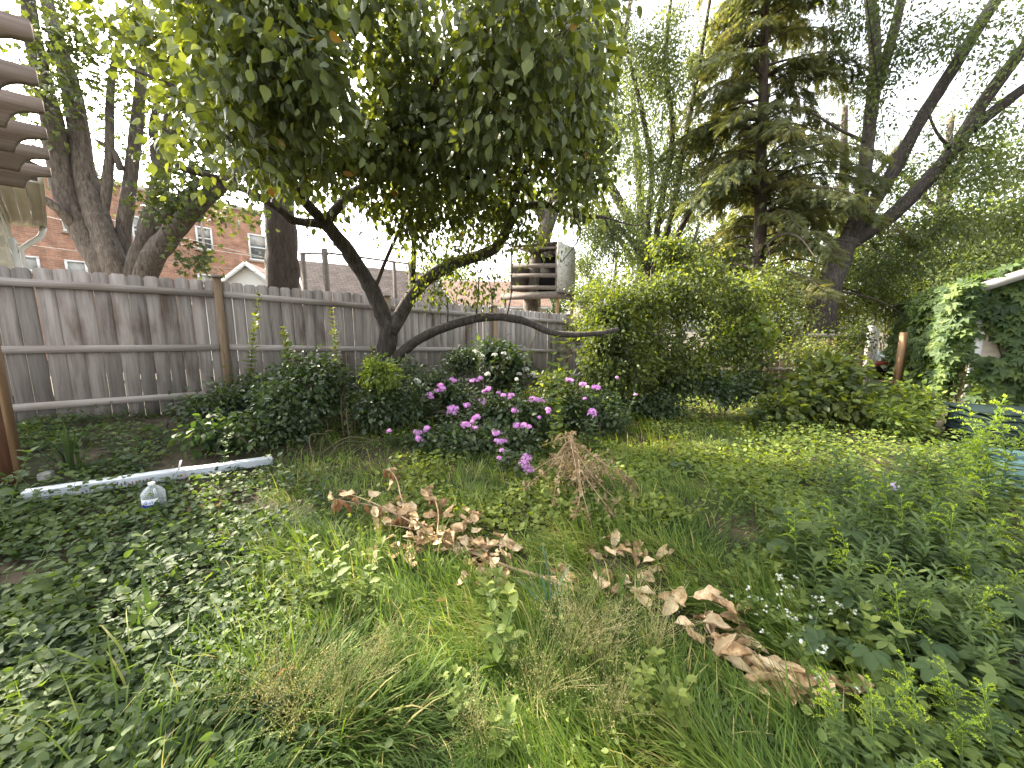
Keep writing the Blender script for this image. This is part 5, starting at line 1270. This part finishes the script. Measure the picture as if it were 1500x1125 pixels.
wand('thin shoot in front of the left fence panel', [(150, 650, 4.3), (153, 625, 4.3), (158, 597, 4.25)], leaf=.06, n=5)
t = weed('tall_weed', 1.0, 3, 10, .15, OVATE, 'l_weed', None, .12); t['label'] = 'tall bright green big leaved weed among the phlox'; t['category'] = 'weed'
q, zt_ = place(815, 500, 4.9); t.location = q; s_ = zt_ - q[2]; t.scale = (s_, s_, s_)
t = weed('tall_weed', .8, 2, 8, .16, OVATE, 'l_weed', None, .12); t['label'] = 'broad leaved green weed at the right front of the phlox'; t['category'] = 'weed'
q, zt_ = place(815, 590, 4.3); t.location = q; t.scale = (.9,) * 3

# ================================================================== right side shrubs, vine
sh('broad leaved bush in the middle right, in front of the tan fence', 1180, 640, 6.0, [(1170, 580, 6.0, (.75, .5, .32), 4), (1220, 555, 6.2, (.5, .4, .3), 3), (1120, 600, 5.8, (.5, .4, .2), 2), (1240, 600, 5.7, (.45, .4, .3), 2)], 260, 'l_bush', .12, 11, 'broadleaf_bush', None, spread=.12)
sh('dark bush under the arching shrub', 1050, 620, 6.3, [(1040, 570, 6.4, (.7, .4, .25), 3), (960, 590, 6.2, (.7, .35, .22), 3), (1100, 560, 6.8, (.5, .4, .3), 2)], 280, 'l_dark', .075, 12, 'broadleaf_bush', None)
sh('pale green bush below the brown gate post', 1290, 660, 5.2, [(1290, 620, 5.3, (.45, .4, .22), 3), (1330, 590, 5.6, (.4, .35, .3), 2), (1265, 650, 4.9, (.4, .3, .2), 2)], 230, 'l_weed', .08, 12, 'broadleaf_bush', None)
sh('sunlit shoot of big leaves above the bush at centre right', 1090, 560, 7.0, [(1105, 483, 6.8, (.35, .2, .09), 3), (1070, 500, 6.9, (.25, .2, .1), 1)], 34, 'l_weed', .16, 5, 'leafy_shoot', None)
vn = thing('climbing_vine', 'lobed green vine covering the corner, wall and eave of the garage', 'vine', (*(G0 - gd * .1 - gb * .1), 0))
sm, fo = MB(), MB()
def vine_pts(n, fn, out, seed, thr, size, dirz=-1.0):
    for _ in range(n):
        p, keepv = fn()
        if mnoise.noise(Vector(p * 1.3 + seed)) < thr or not keepv: continue
        o3 = np.array([*out, 0]); bulge = max(0, .5 + mnoise.noise(Vector(p * .9 + seed)))
        p = p + o3 * (rng.uniform(.03, .20) + bulge * .38 * rng.random())
        fo.inst(PALM, p[None], np.array([[0, 0, dirz]]) + rng.normal(size=(1, 3)) * .45 + o3 * .35, o3[None] + UZ * .5 + rng.normal(size=(1, 3)) * .35, np.array([size * rng.uniform(.6, 1.2)]), np.clip(.5 + .3 * rng.normal(), 0, 1))
vine_pts(3300, lambda: (PG(0, rng.uniform(-.1, 5.6), rng.uniform(.15, ze + .05)), True), -gd, 3.3, -.5, .15)
vine_pts(900, lambda: (PG(rng.uniform(-.35, .0), rng.uniform(-.3, .1), rng.uniform(1.0, ze)), True), (-gd - gb) / 1.41, 8.3, -.55, .15)
def gab():
    a_ = rng.uniform(.02, 4.6); z_ = rng.uniform(.1, ze - .1 + min(a_, gw - a_) * .40)
    return PG(a_, 0, z_), not (a_ < .26 and .7 < z_ < 1.75 and rng.random() < .85)
vine_pts(7000, gab, -gb, 5.5, -.5, .17)
def eave():
    s_ = rng.uniform(-.3, 1.6); return PG(s_, rng.uniform(-.4, 3.5) * rng.random(), ze + s_ * .42 + .12), not (s_ > .1 and rng.random() < .85)
vine_pts(1500, eave, -gd * .4, 6.5, -.6, .15, -.3)
for k in range(9):
    s_ = k * .6; p = PG(-.05, s_, 0); sm.tube(smooth_path([p - UZ * .05, p + [*(-gd * .04), .8] + rng.normal(size=3) * .08, p + [*(-gd * .05), 1.5] + rng.normal(size=3) * .1, p + [*(-gd * .06), ze]], 14), .010, 5, .5)
for k in range(7):
    s_ = .5 + k * .55; p = PG(s_, -.04, 0); sm.tube(smooth_path([p - UZ * .05, p + UZ * .8 + [*(gd * rng.normal() * .15), 0], p + UZ * 1.5 + [*(gd * rng.normal() * .15), 0], p + UZ * 2.3], 14), .010, 5, .5)
sm.build('stems', M['woodstem'], vn); fo.build('foliage', M['vine'], vn)

# goldenrods: tops in the photograph, row by row
gold = Proto([goldenrod(1.0, 64, True, leaf=.17) for _ in range(4)])
def zd(py): return float(np.interp(py, [575, 640, 720, 800, 900, 1010, 1095], [3.3, 2.6, 2.0, 1.6, 1.28, 1.06, .95]))
def put_tops(proto, rows, smin=.35, smax=1.15):
    for desc, where, pts in rows:
        for (px, py), lb in zip(pts, row_labels(pts, desc, where)):
            d_ = zd(py) * rng.uniform(.97, 1.06); q, zt_ = place(px, py, d_); s_ = float(np.clip(zt_ - q[2], smin, smax))
            proto.put(q, rng.random() * 6.28, (s_ * rng.uniform(.95, 1.1),) * 2 + (s_,), lb)
put_tops(gold, [('feathery goldenrod', 'in front of the garage wall', [(1424, 604), (1460, 580), (1439, 645), (1474, 636), (1395, 640), (1494, 600), (1360, 655), (1410, 690), (1340, 700)]),
                ('lime plumed goldenrod', 'in the row below the teal tub', [(1229, 734), (1267, 790), (1451, 741), (1483, 716), (1330, 740), (1395, 760), (1300, 705), (1190, 770)]),
                ('lime plumed goldenrod', 'in the middle right patch', [(1330, 880), (1410, 850), (1470, 820), (1290, 830)]),
                ('bright lime goldenrod', 'in the bottom right corner', [(1309, 1009), (1245, 1035), (1350, 1035), (1380, 1085), (1473, 1050), (1430, 1000), (1290, 1080)])])
will = Proto([goldenrod(1.0, 64, False, 'willow leaved weeds on the right', .20) for _ in range(3)])
put_tops(will, [('narrow leaved green weed', 'in the bank left of the garage', [(1300, 650), (1330, 640), (1270, 680), (1350, 690), (1240, 690), (1310, 700), (1380, 700), (1285, 665)]),
                ('narrow leaved green weed', 'around the lilac flower spike', [(1350, 760), (1400, 730), (1430, 790), (1470, 770), (1290, 760), (1250, 760), (1210, 760), (1490, 830), (1330, 790), (1380, 770), (1310, 820), (1440, 830), (1415, 760), (1235, 800), (1180, 730), (1265, 720)]),
                ('narrow leaved green weed', 'in the lower right thicket', [(1440, 880), (1490, 940), (1460, 870), (1370, 840), (1330, 820), (1290, 850), (1420, 850), (1390, 860), (1490, 890)])])
# creeper and broad leaves at the right
crp = Proto([leafclump('creeper_plant', 'five leaved creeper plants on the right', 20, PALM_HI, .11, (.12, .40), .30, 'vine') for _ in range(3)])
rows = [('dark five leaved creeper', 'at the lower right under the goldenrods', [(1290, 940), (1320, 960), (1360, 990), (1430, 1040), (1490, 1000), (1470, 930), (1400, 900), (1340, 1060), (1270, 1000), (1480, 1090)]),
        ('five leaved creeper', 'along the right edge of the lawn', [(1210, 860), (1245, 850), (1290, 870), (1230, 900), (1340, 860), (1220, 800), (1270, 820), (1390, 830)])]
for desc, where, pts in rows:
    for (px, py), lb in zip(pts, row_labels(pts, desc, where)):
        crp.put(g(px, py), rng.random() * 6.28, rng.uniform(.75, 1.1), lb)
bur = Proto([leafclump('broadleaf_plant', 'broad leaved plants at the lawn edge', 7, ROUND_HI, .17, (.06, .24), .2, 'l_ground', cup=.3) for _ in range(2)])
for (px, py, s_, lb) in ((1190, 840, .9, 'broad scalloped leaved plant at the right lawn edge'), (1175, 785, .7, 'round leaved plant above the scalloped one at the lawn edge'), (1225, 880, .8, 'broad leaved plant left of the dark creepers'), (1150, 730, .6, 'broad leaved plant in the sunny strip at the right of the lawn'),
                         (25, 960, .7, 'large dark leaved plant at the left edge of the picture'), (8, 900, .8, 'taller big leaved plant at the left edge below the post'), (1000, 690, .55, 'small rosette of broad leaves in the back lawn'), (365, 1085, .4, 'broad leaved plant hidden in the grass at bottom left')):
    bur.put(g(px, py), rng.random() * 6.28, s_, lb)

# leafy weeds in the lawn and the left ground ivy
wd1 = Proto([weed('leafy_weed', .42, 3, 6, .11, OVATE, 'l_weed', 'leafy weeds in the grass') for _ in range(3)])
for (px, py, s_, lb) in ((490, 895, .95, 'tall leafy weed with pale top left of the brown leaf heap'), (535, 900, .8, 'leafy weed right of the tall pale topped one'), (460, 880, .6, 'smaller leafy weed left of the tall pale topped one'), (718, 905, .75, 'leafy weed standing just below the dead branch stem'),
                         (748, 1010, .95, 'star topped leafy weed in the middle foreground'), (720, 980, .6, 'low leafy weed left of the star topped one'), (835, 960, .5, 'weed hidden among the seeding grass'), (925, 1075, .65, 'leafy weed in the grass at lower centre right'), (735, 1120, .6, 'pale lobed weed at the bottom edge, centre'),
                         (985, 1080, .7, 'dark leaved weed at the bottom right of the lawn'), (1255, 1000, .8, 'leafy weed beside the white flowers'), (890, 950, .5, 'weed between the seed heads and the tan leaves'), (1205, 690, .6, 'leafy weed at the top of the sunny strip'), (1030, 620, .9, 'tall pale weed at the far end of the lawn'),
                         (1090, 660, .7, 'weed in the yellow sunlit strip'), (960, 640, .6, 'weed at the edge of the dark bush'), (680, 1060, .5, 'low weed in the bottom centre grass'), (1120, 640, .7, 'weed before the broad leaved bush')):
    wd1.put(g(px, py), rng.random() * 6.28, s_, lb)
wd2 = Proto([weed('ivy_bed_sapling', .42, 2, 5, .10, OVATE, 'l_ground', 'small saplings in the ground ivy', .25) for _ in range(3)])
for (px, py, s_, lb) in ((250, 860, .9, 'sapling with pale broad leaves below the water jug'), (225, 900, .7, 'second sapling below the jug, slightly left'), (285, 830, .7, 'sapling between the jug and the sunny grass'), (240, 960, .8, 'dark sapling in the middle of the ground ivy'), (105, 760, .7, 'reddish sapling in front of the downspout'),
                         (60, 760, .8, 'sapling at the foot of the red brown post'), (75, 690, .8, 'sapling behind the downspout near the post'), (130, 690, .9, 'yellow topped sapling in front of the fence'), (190, 690, .9, 'yellow topped sapling behind the jug'), (165, 670, .7, 'small sapling between the yellow topped ones'),
                         (350, 790, .6, 'sapling beside the broken brick'), (170, 830, .6, 'sapling left of the bare soil patch'), (60, 850, .8, 'sapling at left, below the post'), (120, 900, .7, 'sapling in the dense ivy at left'), (300, 930, .6, 'sapling at the edge of grass and ivy'), (90, 1010, .8, 'sapling above the bare soil at lower left'),
                         (330, 690, .8, 'sapling before the low pale shrub'), (420, 720, .8, 'leafy sapling at the right end of the downspout'), (470, 740, .7, 'sapling left of the hanging rust coloured leaves'), (20, 780, 1.3, 'sprawling bright sapling in front of the post')):
    wd2.put(g(px, py), rng.random() * 6.28, s_, lb)
def tuft(name, label, q, n, L_, wid_, mat, spread=.03, lean=.35, cat='grass clump'):
    t = thing(name, label, cat, q); mb = MB(); a_ = rng.random(n) * 6.28
    P_ = q + np.stack([rng.normal(size=n) * spread, rng.normal(size=n) * spread, np.full(n, -.01)], -1)
    blades(mb, P_, L_ * rng.uniform(.6, 1.1, n), a_, np.abs(rng.normal(size=n)) * lean, rng.uniform(.1, .8, n), np.full(n, wid_), rng.uniform(.1, .7, n)); mb.build('blades', M[mat], t); return t
tuft('iris_plant', 'upright sword leaved iris behind the downspout', g(107, 690), 14, .5, .022, 'l_dark', .03, .15, 'iris')
tuft('iris_plant', 'tall lance leaved clump at the left, in the middle of the ivy', g(205, 930), 8, .3, .03, 'l_ground', .03, .4, 'iris')
lg = tuft('wild_lettuce', 'blue green narrow leaved weed by the end of the dead branch', g(805, 905), 7, .36, .02, 'bluegreen', .02, .8, 'weed')
q = g(805, 905); MB().tube(smooth_path([q, q + UZ * .2, at(795, 800, q[1])], 8), .004, 5).build('stem', M['bluegreen'], lg)
fl = MB(); flower_dome(fl, at(795, 798, q[1]), .014, 14, .008); fl.build('bud', M['seed'], lg)

# seeding grass clumps
def seedgrass(n=30, h=.42):
    t = plant('seeding_grass_clump', 'grass clump', 'seeding grass clumps in the foreground'); sm, sd_ = MB(), MB()
    for k in range(n):
        a_ = rng.random() * 6.28; hh_ = h * rng.uniform(.6, 1.1); l = rng.uniform(.1, .95)
        Q = smooth_path([[rng.normal() * .05, rng.normal() * .05, -.02], [math.cos(a_) * l * .3 * hh_, math.sin(a_) * l * .3 * hh_, hh_ * .55], [math.cos(a_) * l * hh_, math.sin(a_) * l * hh_, hh_]], 9)
        sm.tube(Q, .0009, 3, rng.random(), False)
        m_ = 36; ti = rng.uniform(4.5, 7.99, m_); ii = ti.astype(int); ff = (ti - ii)[:, None]
        B = Q[ii] * (1 - ff) + Q[ii + 1] * ff; off = rng.normal(size=(m_, 3)) * .018 * (1.3 - (ti[:, None] - 4.5) / 4.5)
        sd_.inst(RHOMB, B + off, off + UZ * .02, rng.normal(size=(m_, 3)), rng.uniform(.006, .012, m_), rng.random(m_), .8)
    bl_ = MB(); n2 = 60; a_ = rng.random(n2) * 6.28
    P0 = np.stack([rng.normal(size=n2) * .06, rng.normal(size=n2) * .06, np.full(n2, -.01)], -1)
    Hs = globals()['H']
    blades_free(bl_, P0, rng.uniform(.15, .34, n2), a_, rng.uniform(.1, .7, n2), rng.uniform(.4, 1.2, n2), np.full(n2, .005), rng.uniform(.1, .9, n2))
    sm.build('stalks', M['seed'], t); sd_.build('seed_heads', M['seed'], t); bl_.build('blades', M['grass'], t)
    return t
def blades_free(mb, P, L_, az, lean, curl, wd, var):
    global H
    keep = H; H = lambda x, y: np.full(np.shape(x), -9.0)
    try: blades(mb, P, L_, az, lean, curl, wd, var)
    finally: H = keep
sg_ = Proto([seedgrass() for _ in range(3)])
for (px, py, s_, lb) in ((835, 985, .95, 'largest clump of tan seeding grass, centre foreground'), (880, 1000, .85, 'seeding grass right of the largest clump'), (790, 1050, .8, 'seeding grass left below the star topped weed'), (960, 970, .75, 'seeding grass beside the tan leaves'), (900, 1080, .7, 'seeding grass at the bottom centre'),
                         (500, 1060, .8, 'seeding grass in the sunlit lower left'), (440, 1080, .8, 'seeding grass left of the sunlit clump at lower left'), (560, 1000, .6, 'small seeding clump in the lower middle left'), (410, 1040, .7, 'leftmost straw coloured seeding clump'), (860, 930, .7, 'seeding grass behind the largest clump'), (700, 1100, .6, 'seeding grass at the bottom edge')):
    sg_.put(g(px, py), rng.random() * 6.28, s_, lb)

# ================================================================== dead leaves and branches
def deadleaf_tpl(seed, curl=.5):
    r_ = np.random.default_rng(seed); V, F = [], []; nu, nv = 9, 7
    for i in range(nu):
        t = i / (nu - 1); w_ = .36 * math.sin(PI * t ** .8) ** .8 + .004
        for j in range(nv):
            s_ = (j / (nv - 1) - .5) * 2; ph = s_ * curl * 1.6 + .2 * math.sin(5 * t + seed)
            x = w_ * math.sin(ph) / max(.3, curl * 1.6); z = w_ * (1 - math.cos(ph)) / max(.3, curl * 1.6) + .10 * math.sin(3 * t + seed) + .03 * math.sin(9 * t + 4 * s_ + seed) - .02 * (abs(s_) < .1)
            V.append([x * (1 + .10 * math.sin(13 * t + 2 * seed + s_) * abs(s_)) + .05 * math.sin(4 * t + seed), t + .03 * abs(s_) * r_.normal(), z + r_.normal() * .014 + .03 * math.sin(7 * s_ + 6 * t + seed)])
    for i in range(nu - 1):
        for j in range(nv - 1): a_ = i * nv + j; F.append([a_, a_ + 1, a_ + nv + 1, a_ + nv])
    return (np.array(V), [F])
DEAD = [deadleaf_tpl(k, c) for k, c in enumerate((.3, .5, .7, .4, .9))]
def dead_thing(k, mat, name='fallen_leaf', group=None, label='tan leaf'):
    t = plant(name, 'dead leaf', group, label); mb = MB()
    v, f = DEAD[k % 5]; mb.add(v, f, (.55, .15, .8, .35, 1.0)[k % 5])
    st = MB().tube([[0, -.18, .0], [0, 0, .01], [0.01, .5, DEAD[k % 5][0][31][2] - .01]], [.012, .012, .006], 5, .5)
    mb.build('blade', M[mat], t, smooth=True); st.build('stalk', M['deadstem'], t); return t
def scatter_leaves(spots, size, mat, group, label, zr=(.02, .08), along=None, flat=.4):
    pr = Proto([dead_thing(k, mat, group=group, label=label) for k in range(5)])
    for (px, py) in spots:
        q = g(px, py); q = q + UZ * rng.uniform(*zr)
        rz = rng.random() * 6.28 if along is None else along - PI / 2 + rng.normal() * .55
        sx = size * rng.uniform(.65, 1.2)
        pr.put(q, rz, (sx * rng.uniform(.6, 1.0), sx, sx), label, (rng.normal() * flat + (.15 if along is not None else 0), rng.normal() * flat))
    return pr
def line_spots(pts, n, jx, jy):
    P_ = smooth_path([[a_, b_, 0] for a_, b_ in pts], n)
    return [(p[0] + rng.normal() * jx, p[1] + rng.normal() * jy) for p in P_]
scatter_leaves(line_spots([(1010, 925), (1060, 960), (1110, 995), (1165, 1020), (1200, 1035)], 62, 19, 13), .125, 'deadleaf', 'large dead leaves in the lower right heap', 'large curled tan dead leaf in the heap at the lower right', (.02, .10), math.atan2(*(HEAP[-1] - HEAP[0])[::-1]), .5)
scatter_leaves(line_spots([(1025, 912), (1060, 925), (1085, 932)], 4, 6, 4), .16, 'deadleaf', 'largest flat dead leaves', 'largest flat tan leaf on top of the lower right heap', (.11, .15))
scatter_leaves(line_spots([(870, 810), (920, 820), (965, 825), (925, 850)], 26, 14, 10), .115, 'deadleaf', 'dead leaves right of the branch', 'tan dead leaf in the patch right of the dead branch', (.02, .08))
scatter_leaves(line_spots([(880, 870), (930, 880), (985, 885)], 9, 8, 6), .15, 'deadleaf', 'dead leaves above the heap', 'broad tan dead leaf lying between the branch and the lower right heap', (.03, .09))
scatter_leaves(line_spots([(550, 825), (580, 815), (600, 820), (560, 830)], 13, 10, 7), .11, 'deadleaf', 'dead leaves left of the branch', 'reddish tan dead leaf in the small heap left of the branch', (.03, .09))
scatter_leaves(line_spots([(610, 835), (635, 820), (650, 805), (620, 815)], 13, 9, 6), .11, 'deadleaf', 'dead leaves under the branch', 'pale tan dead leaf in the heap below the branch', (.03, .09))
scatter_leaves(line_spots([(690, 825), (720, 830), (740, 810), (715, 845)], 15, 10, 7), .10, 'deadleaf', 'dead leaves at the branch middle', 'tan dead leaf clustered around the middle of the branch stem', (.03, .08))
scatter_leaves(line_spots([(800, 855), (830, 865), (850, 860)], 9, 8, 6), .10, 'deadleaf', 'dead leaves at the branch end', 'tan dead leaf at the right end of the branch stem', (.03, .08))
scatter_leaves([(268, 712), (395, 800), (1090, 640), (640, 900), (590, 690), (410, 1010)], .07, 'rustleaf', 'single yellow brown leaves', 'single small brown leaf lying on the green ground cover', (.05, .09))

dbq = g(660, 800)
db = thing('dead_branch', 'fallen dead branch with brown and rust coloured leaves lying across the lawn', 'branch', dbq)
def gup(px, py, h=0.0):
    q = g(px, py); return q + UZ * h
def low(px, py, h):
    # a point h above the ground seen at this pixel
    d = ray(px, py); z = h
    for _ in range(12):
        s_ = (z - CAMZ) / d[2]; z = float(H(d[0] * s_, d[1] * s_)) + h
    return np.array([0, 0, CAMZ]) + d * ((z - CAMZ) / d[2])
sm = MB()
def dst(pts, r0, r1, n=16, mb=None):
    Q = smooth_path([low(*p) for p in pts], n); (mb or sm).tube(Q, np.linspace(r0, r1, n), 7, rng.random(), True, .06); return Q
mainst = dst([(850, 866, .04), (800, 848, .06), (740, 829, .07), (690, 808, .08), (640, 788, .10), (612, 765, .14), (590, 745, .18)], .012, .011, 26)
tw = [dst([(612, 768, .13), (590, 735, .20), (582, 705, .26), (572, 690, .28), (560, 688, .28)], .007, .002),
      dst([(630, 783, .10), (585, 755, .18), (530, 730, .22), (498, 722, .22)], .007, .002),
      dst([(600, 762, .14), (550, 742, .17), (510, 735, .18), (487, 730, .17)], .006, .002),
      dst([(640, 788, .10), (642, 750, .2), (632, 722, .24), (620, 716, .25)], .006, .002),
      dst([(636, 785, .10), (605, 775, .12), (575, 770, .13), (545, 768, .12)], .006, .002),
      dst([(650, 790, .10), (675, 775, .13), (690, 760, .16), (700, 752, .17)], .005, .002),
      dst([(645, 790, .1), (620, 795, .1), (590, 790, .09)], .005, .002), dst([(690, 808, .08), (720, 800, .1), (750, 795, .1)], .005, .002),
      dst([(740, 829, .07), (725, 845, .08), (728, 860, .06)], .004, .002)]
sm.build('stem', M['deadstem'], db, smooth=True)
hangm, tanm = MB(), MB()
for Q in tw[:4]:
    for k in range(11):
        t = rng.uniform(3, 14.9); i = int(t); p = Q[i]
        v, f = DEAD[rng.integers(5)]
        hangm.inst((v, f), p[None], np.array([[rng.normal() * .3, rng.normal() * .3, -1]]), rng.normal(size=(1, 3)) + np.array([[0, -1, 0]]), np.array([rng.uniform(.06, .10)]), rng.random(), .8)
for Q, n_ in list(zip(tw, (6, 9, 10, 12, 18, 18, 16, 13, 12))) + [(mainst[10:], 46)]:
    for k in range(n_):
        i = rng.integers(1, len(Q)); p = Q[i] + rng.normal(size=3) * np.array([.06, .06, .03]); p[2] = max(p[2], float(H(p[0], p[1])) + .03)
        v, f = DEAD[rng.integers(5)]
        tanm.inst((v, f), p[None], rng.normal(size=(1, 3)) * [1, 1, .4], UZ[None] + rng.normal(size=(1, 3)) * .6, np.array([rng.uniform(.06, .11)]), rng.random(), 1.0)
hangm.build('hanging_leaves', M['rustleaf'], db, smooth=True); tanm.build('tan_leaves', M['deadleaf'], db, smooth=True)

dpq = g(850, 712)
dp = thing('dried_plant', 'dried brown plant with arching stems drooping over the grass, right of the phlox', 'plant', dpq)
sm, lf, fz = MB(), MB(), MB()
ends_ = [((835, 640, .62), (845, 690, .45), (868, 775, .06)), ((838, 650, .55), (885, 680, .42), (925, 705, .25), (928, 742, .12)), ((832, 655, .5), (800, 690, .32), (762, 714, .12)), ((840, 660, .5), (870, 700, .34), (912, 742, .10)), ((830, 660, .48), (815, 710, .28), (808, 745, .05)),
         ((845, 655, .5), (850, 720, .3), (840, 762, .1)), ((838, 650, .5), (900, 690, .34), (932, 712, .22)), ((835, 650, .5), (812, 670, .4), (780, 690, .25)), ((850, 690, .3), (880, 730, .2), (905, 760, .08)), ((838, 640, .55), (826, 640, .5), (790, 655, .36))]
for e in ends_:
    Q = smooth_path([dpq + np.array([rng.normal() * .03, rng.normal() * .03, 0])] + [low(*p) for p in e], 18)
    sm.tube(Q, np.linspace(.006, .002, 18), 5, rng.random(), False)
    n_ = 55; ti = rng.uniform(6, 16.99, n_); ii = ti.astype(int); B = Q[ii] + rng.normal(size=(n_, 3)) * .015
    v, f = DEAD[2]; lf.inst(LANCE, B, rng.normal(size=(n_, 3)) - UZ * .5, rng.normal(size=(n_, 3)), rng.uniform(.025, .06, n_), rng.random(n_), 2.0)
for k in range(70):
    a_ = rng.random() * 6.28; l = rng.uniform(.15, .42)
    Q = smooth_path([dpq + rng.normal(size=3) * [.06, .06, 0], dpq + np.array([math.cos(a_) * l * .5, math.sin(a_) * l * .5, rng.uniform(.1, .3)]), dpq + np.array([math.cos(a_) * l, math.sin(a_) * l, rng.uniform(.03, .3)])], 8)
    sm.tube(Q, .0015, 3, rng.random(), False)
    n_ = 10; ii = rng.integers(2, 8, n_); lf.inst(LANCE, Q[ii] + rng.normal(size=(n_, 3)) * .01, rng.normal(size=(n_, 3)) - UZ * .4, rng.normal(size=(n_, 3)), rng.uniform(.02, .05, n_), rng.random(n_), 1.8)
sm.build('stems', M['deadstem'], dp); lf.build('dried_leaves', M['drystraw'], dp)

# ================================================================== little flowers
def whiteweed(label, px, py, n=16):
    q = g(px, py); t = thing('white_flowered_weed', label, 'weed', q, 'white flowered weeds'); sm, fo, fl = MB(), MB(), MB()
    for k in range(n):
        a_ = rng.random() * 6.28; l = rng.uniform(.04, .2); e = q + np.array([math.cos(a_) * l, math.sin(a_) * l, rng.uniform(.12, .3)])
        Q = smooth_path([q, (q + e) / 2 + UZ * .03, e], 7); sm.tube(Q, .0013, 4, .6, False); leaves_on(fo, Q, 4, OVATE, .05, t0=.3)
        fl = MB()
        for c in range(3): flower_dome(fl, e + rng.normal(size=3) * .006, .006, 6, .0045)
        fl.build('flower_cluster', M['whitepetal'], t)
    sm.build('stem', M['stem'], t); fo.build('foliage', M['l_weed'], t)
whiteweed('white flowered weed right of the big tan leaf', 1110, 925, 9); whiteweed('white flowered weed at the centre of the white flowers', 1175, 940, 14); whiteweed('white flowered weed above the leaf heap end', 1180, 1000, 10); whiteweed('white flowered weed nearest the creepers', 1215, 945, 9)
def spike(label, px, py, d_, mat, r=.02, n=16, hgt=.09):
    top = at(px, py, d_); q = gp(top[0] + .05, top[1] + .05); t = thing('flower_spike', label, 'flower', q)
    MB().tube(smooth_path([q - UZ * .02, (q + top) / 2 + rng.normal(size=3) * .02, top + UZ * .02], 10), .003, 5).build('stem', M['stem'], t)
    fl = MB()
    for k in range(n):
        p = top + UZ * (hgt * (k / n - .5)) + rng.normal(size=3) * r * .5; a_ = rng.random() * 6.28
        fl.inst(OVATE, p[None], np.array([[math.cos(a_), math.sin(a_), -.5]]), rng.normal(size=(1, 3)) + UZ, np.array([r * 1.5]), rng.random(), 1.2)
    fl.build('petals', M[mat], t)
spike('pale lilac flower spike among the weeds below the garage', 1312, 708, 2.5, 'lilac', .022, 14, .07)
spike('tiny purple flower at the lower right above the white flowers', 1277, 886, 1.5, 'lilac', .012, 8, .03)
hy = thing('white_hydrangea', 'small white hydrangea flowers under the low limb by the fence', 'hydrangea', gp(*at(715, 560, 6.2)[:2]))
sm, fl, fo = MB(), MB(), MB(); q = np.array(hy.location)
for (px, py, r) in ((698, 515, .06), (705, 522, .07), (725, 520, .06), (738, 518, .06), (745, 525, .05), (770, 542, .09), (782, 548, .08), (760, 548, .06)):
    e = at(px, py, 6.1); Q = smooth_path([q, (q + e) / 2 + rng.normal(size=3) * .05, e], 9); sm.tube(Q, .004, 4, .5, False); leaves_on(fo, Q, 7, OVATE, .10, t0=.25)
    flower_dome(fl, e, r * .8, 34, .018)
sm.build('stems', M['woodstem'], hy); fo.build('foliage', M['l_bush'], hy); fl.build('flower_heads', M['whitepetal'], hy)
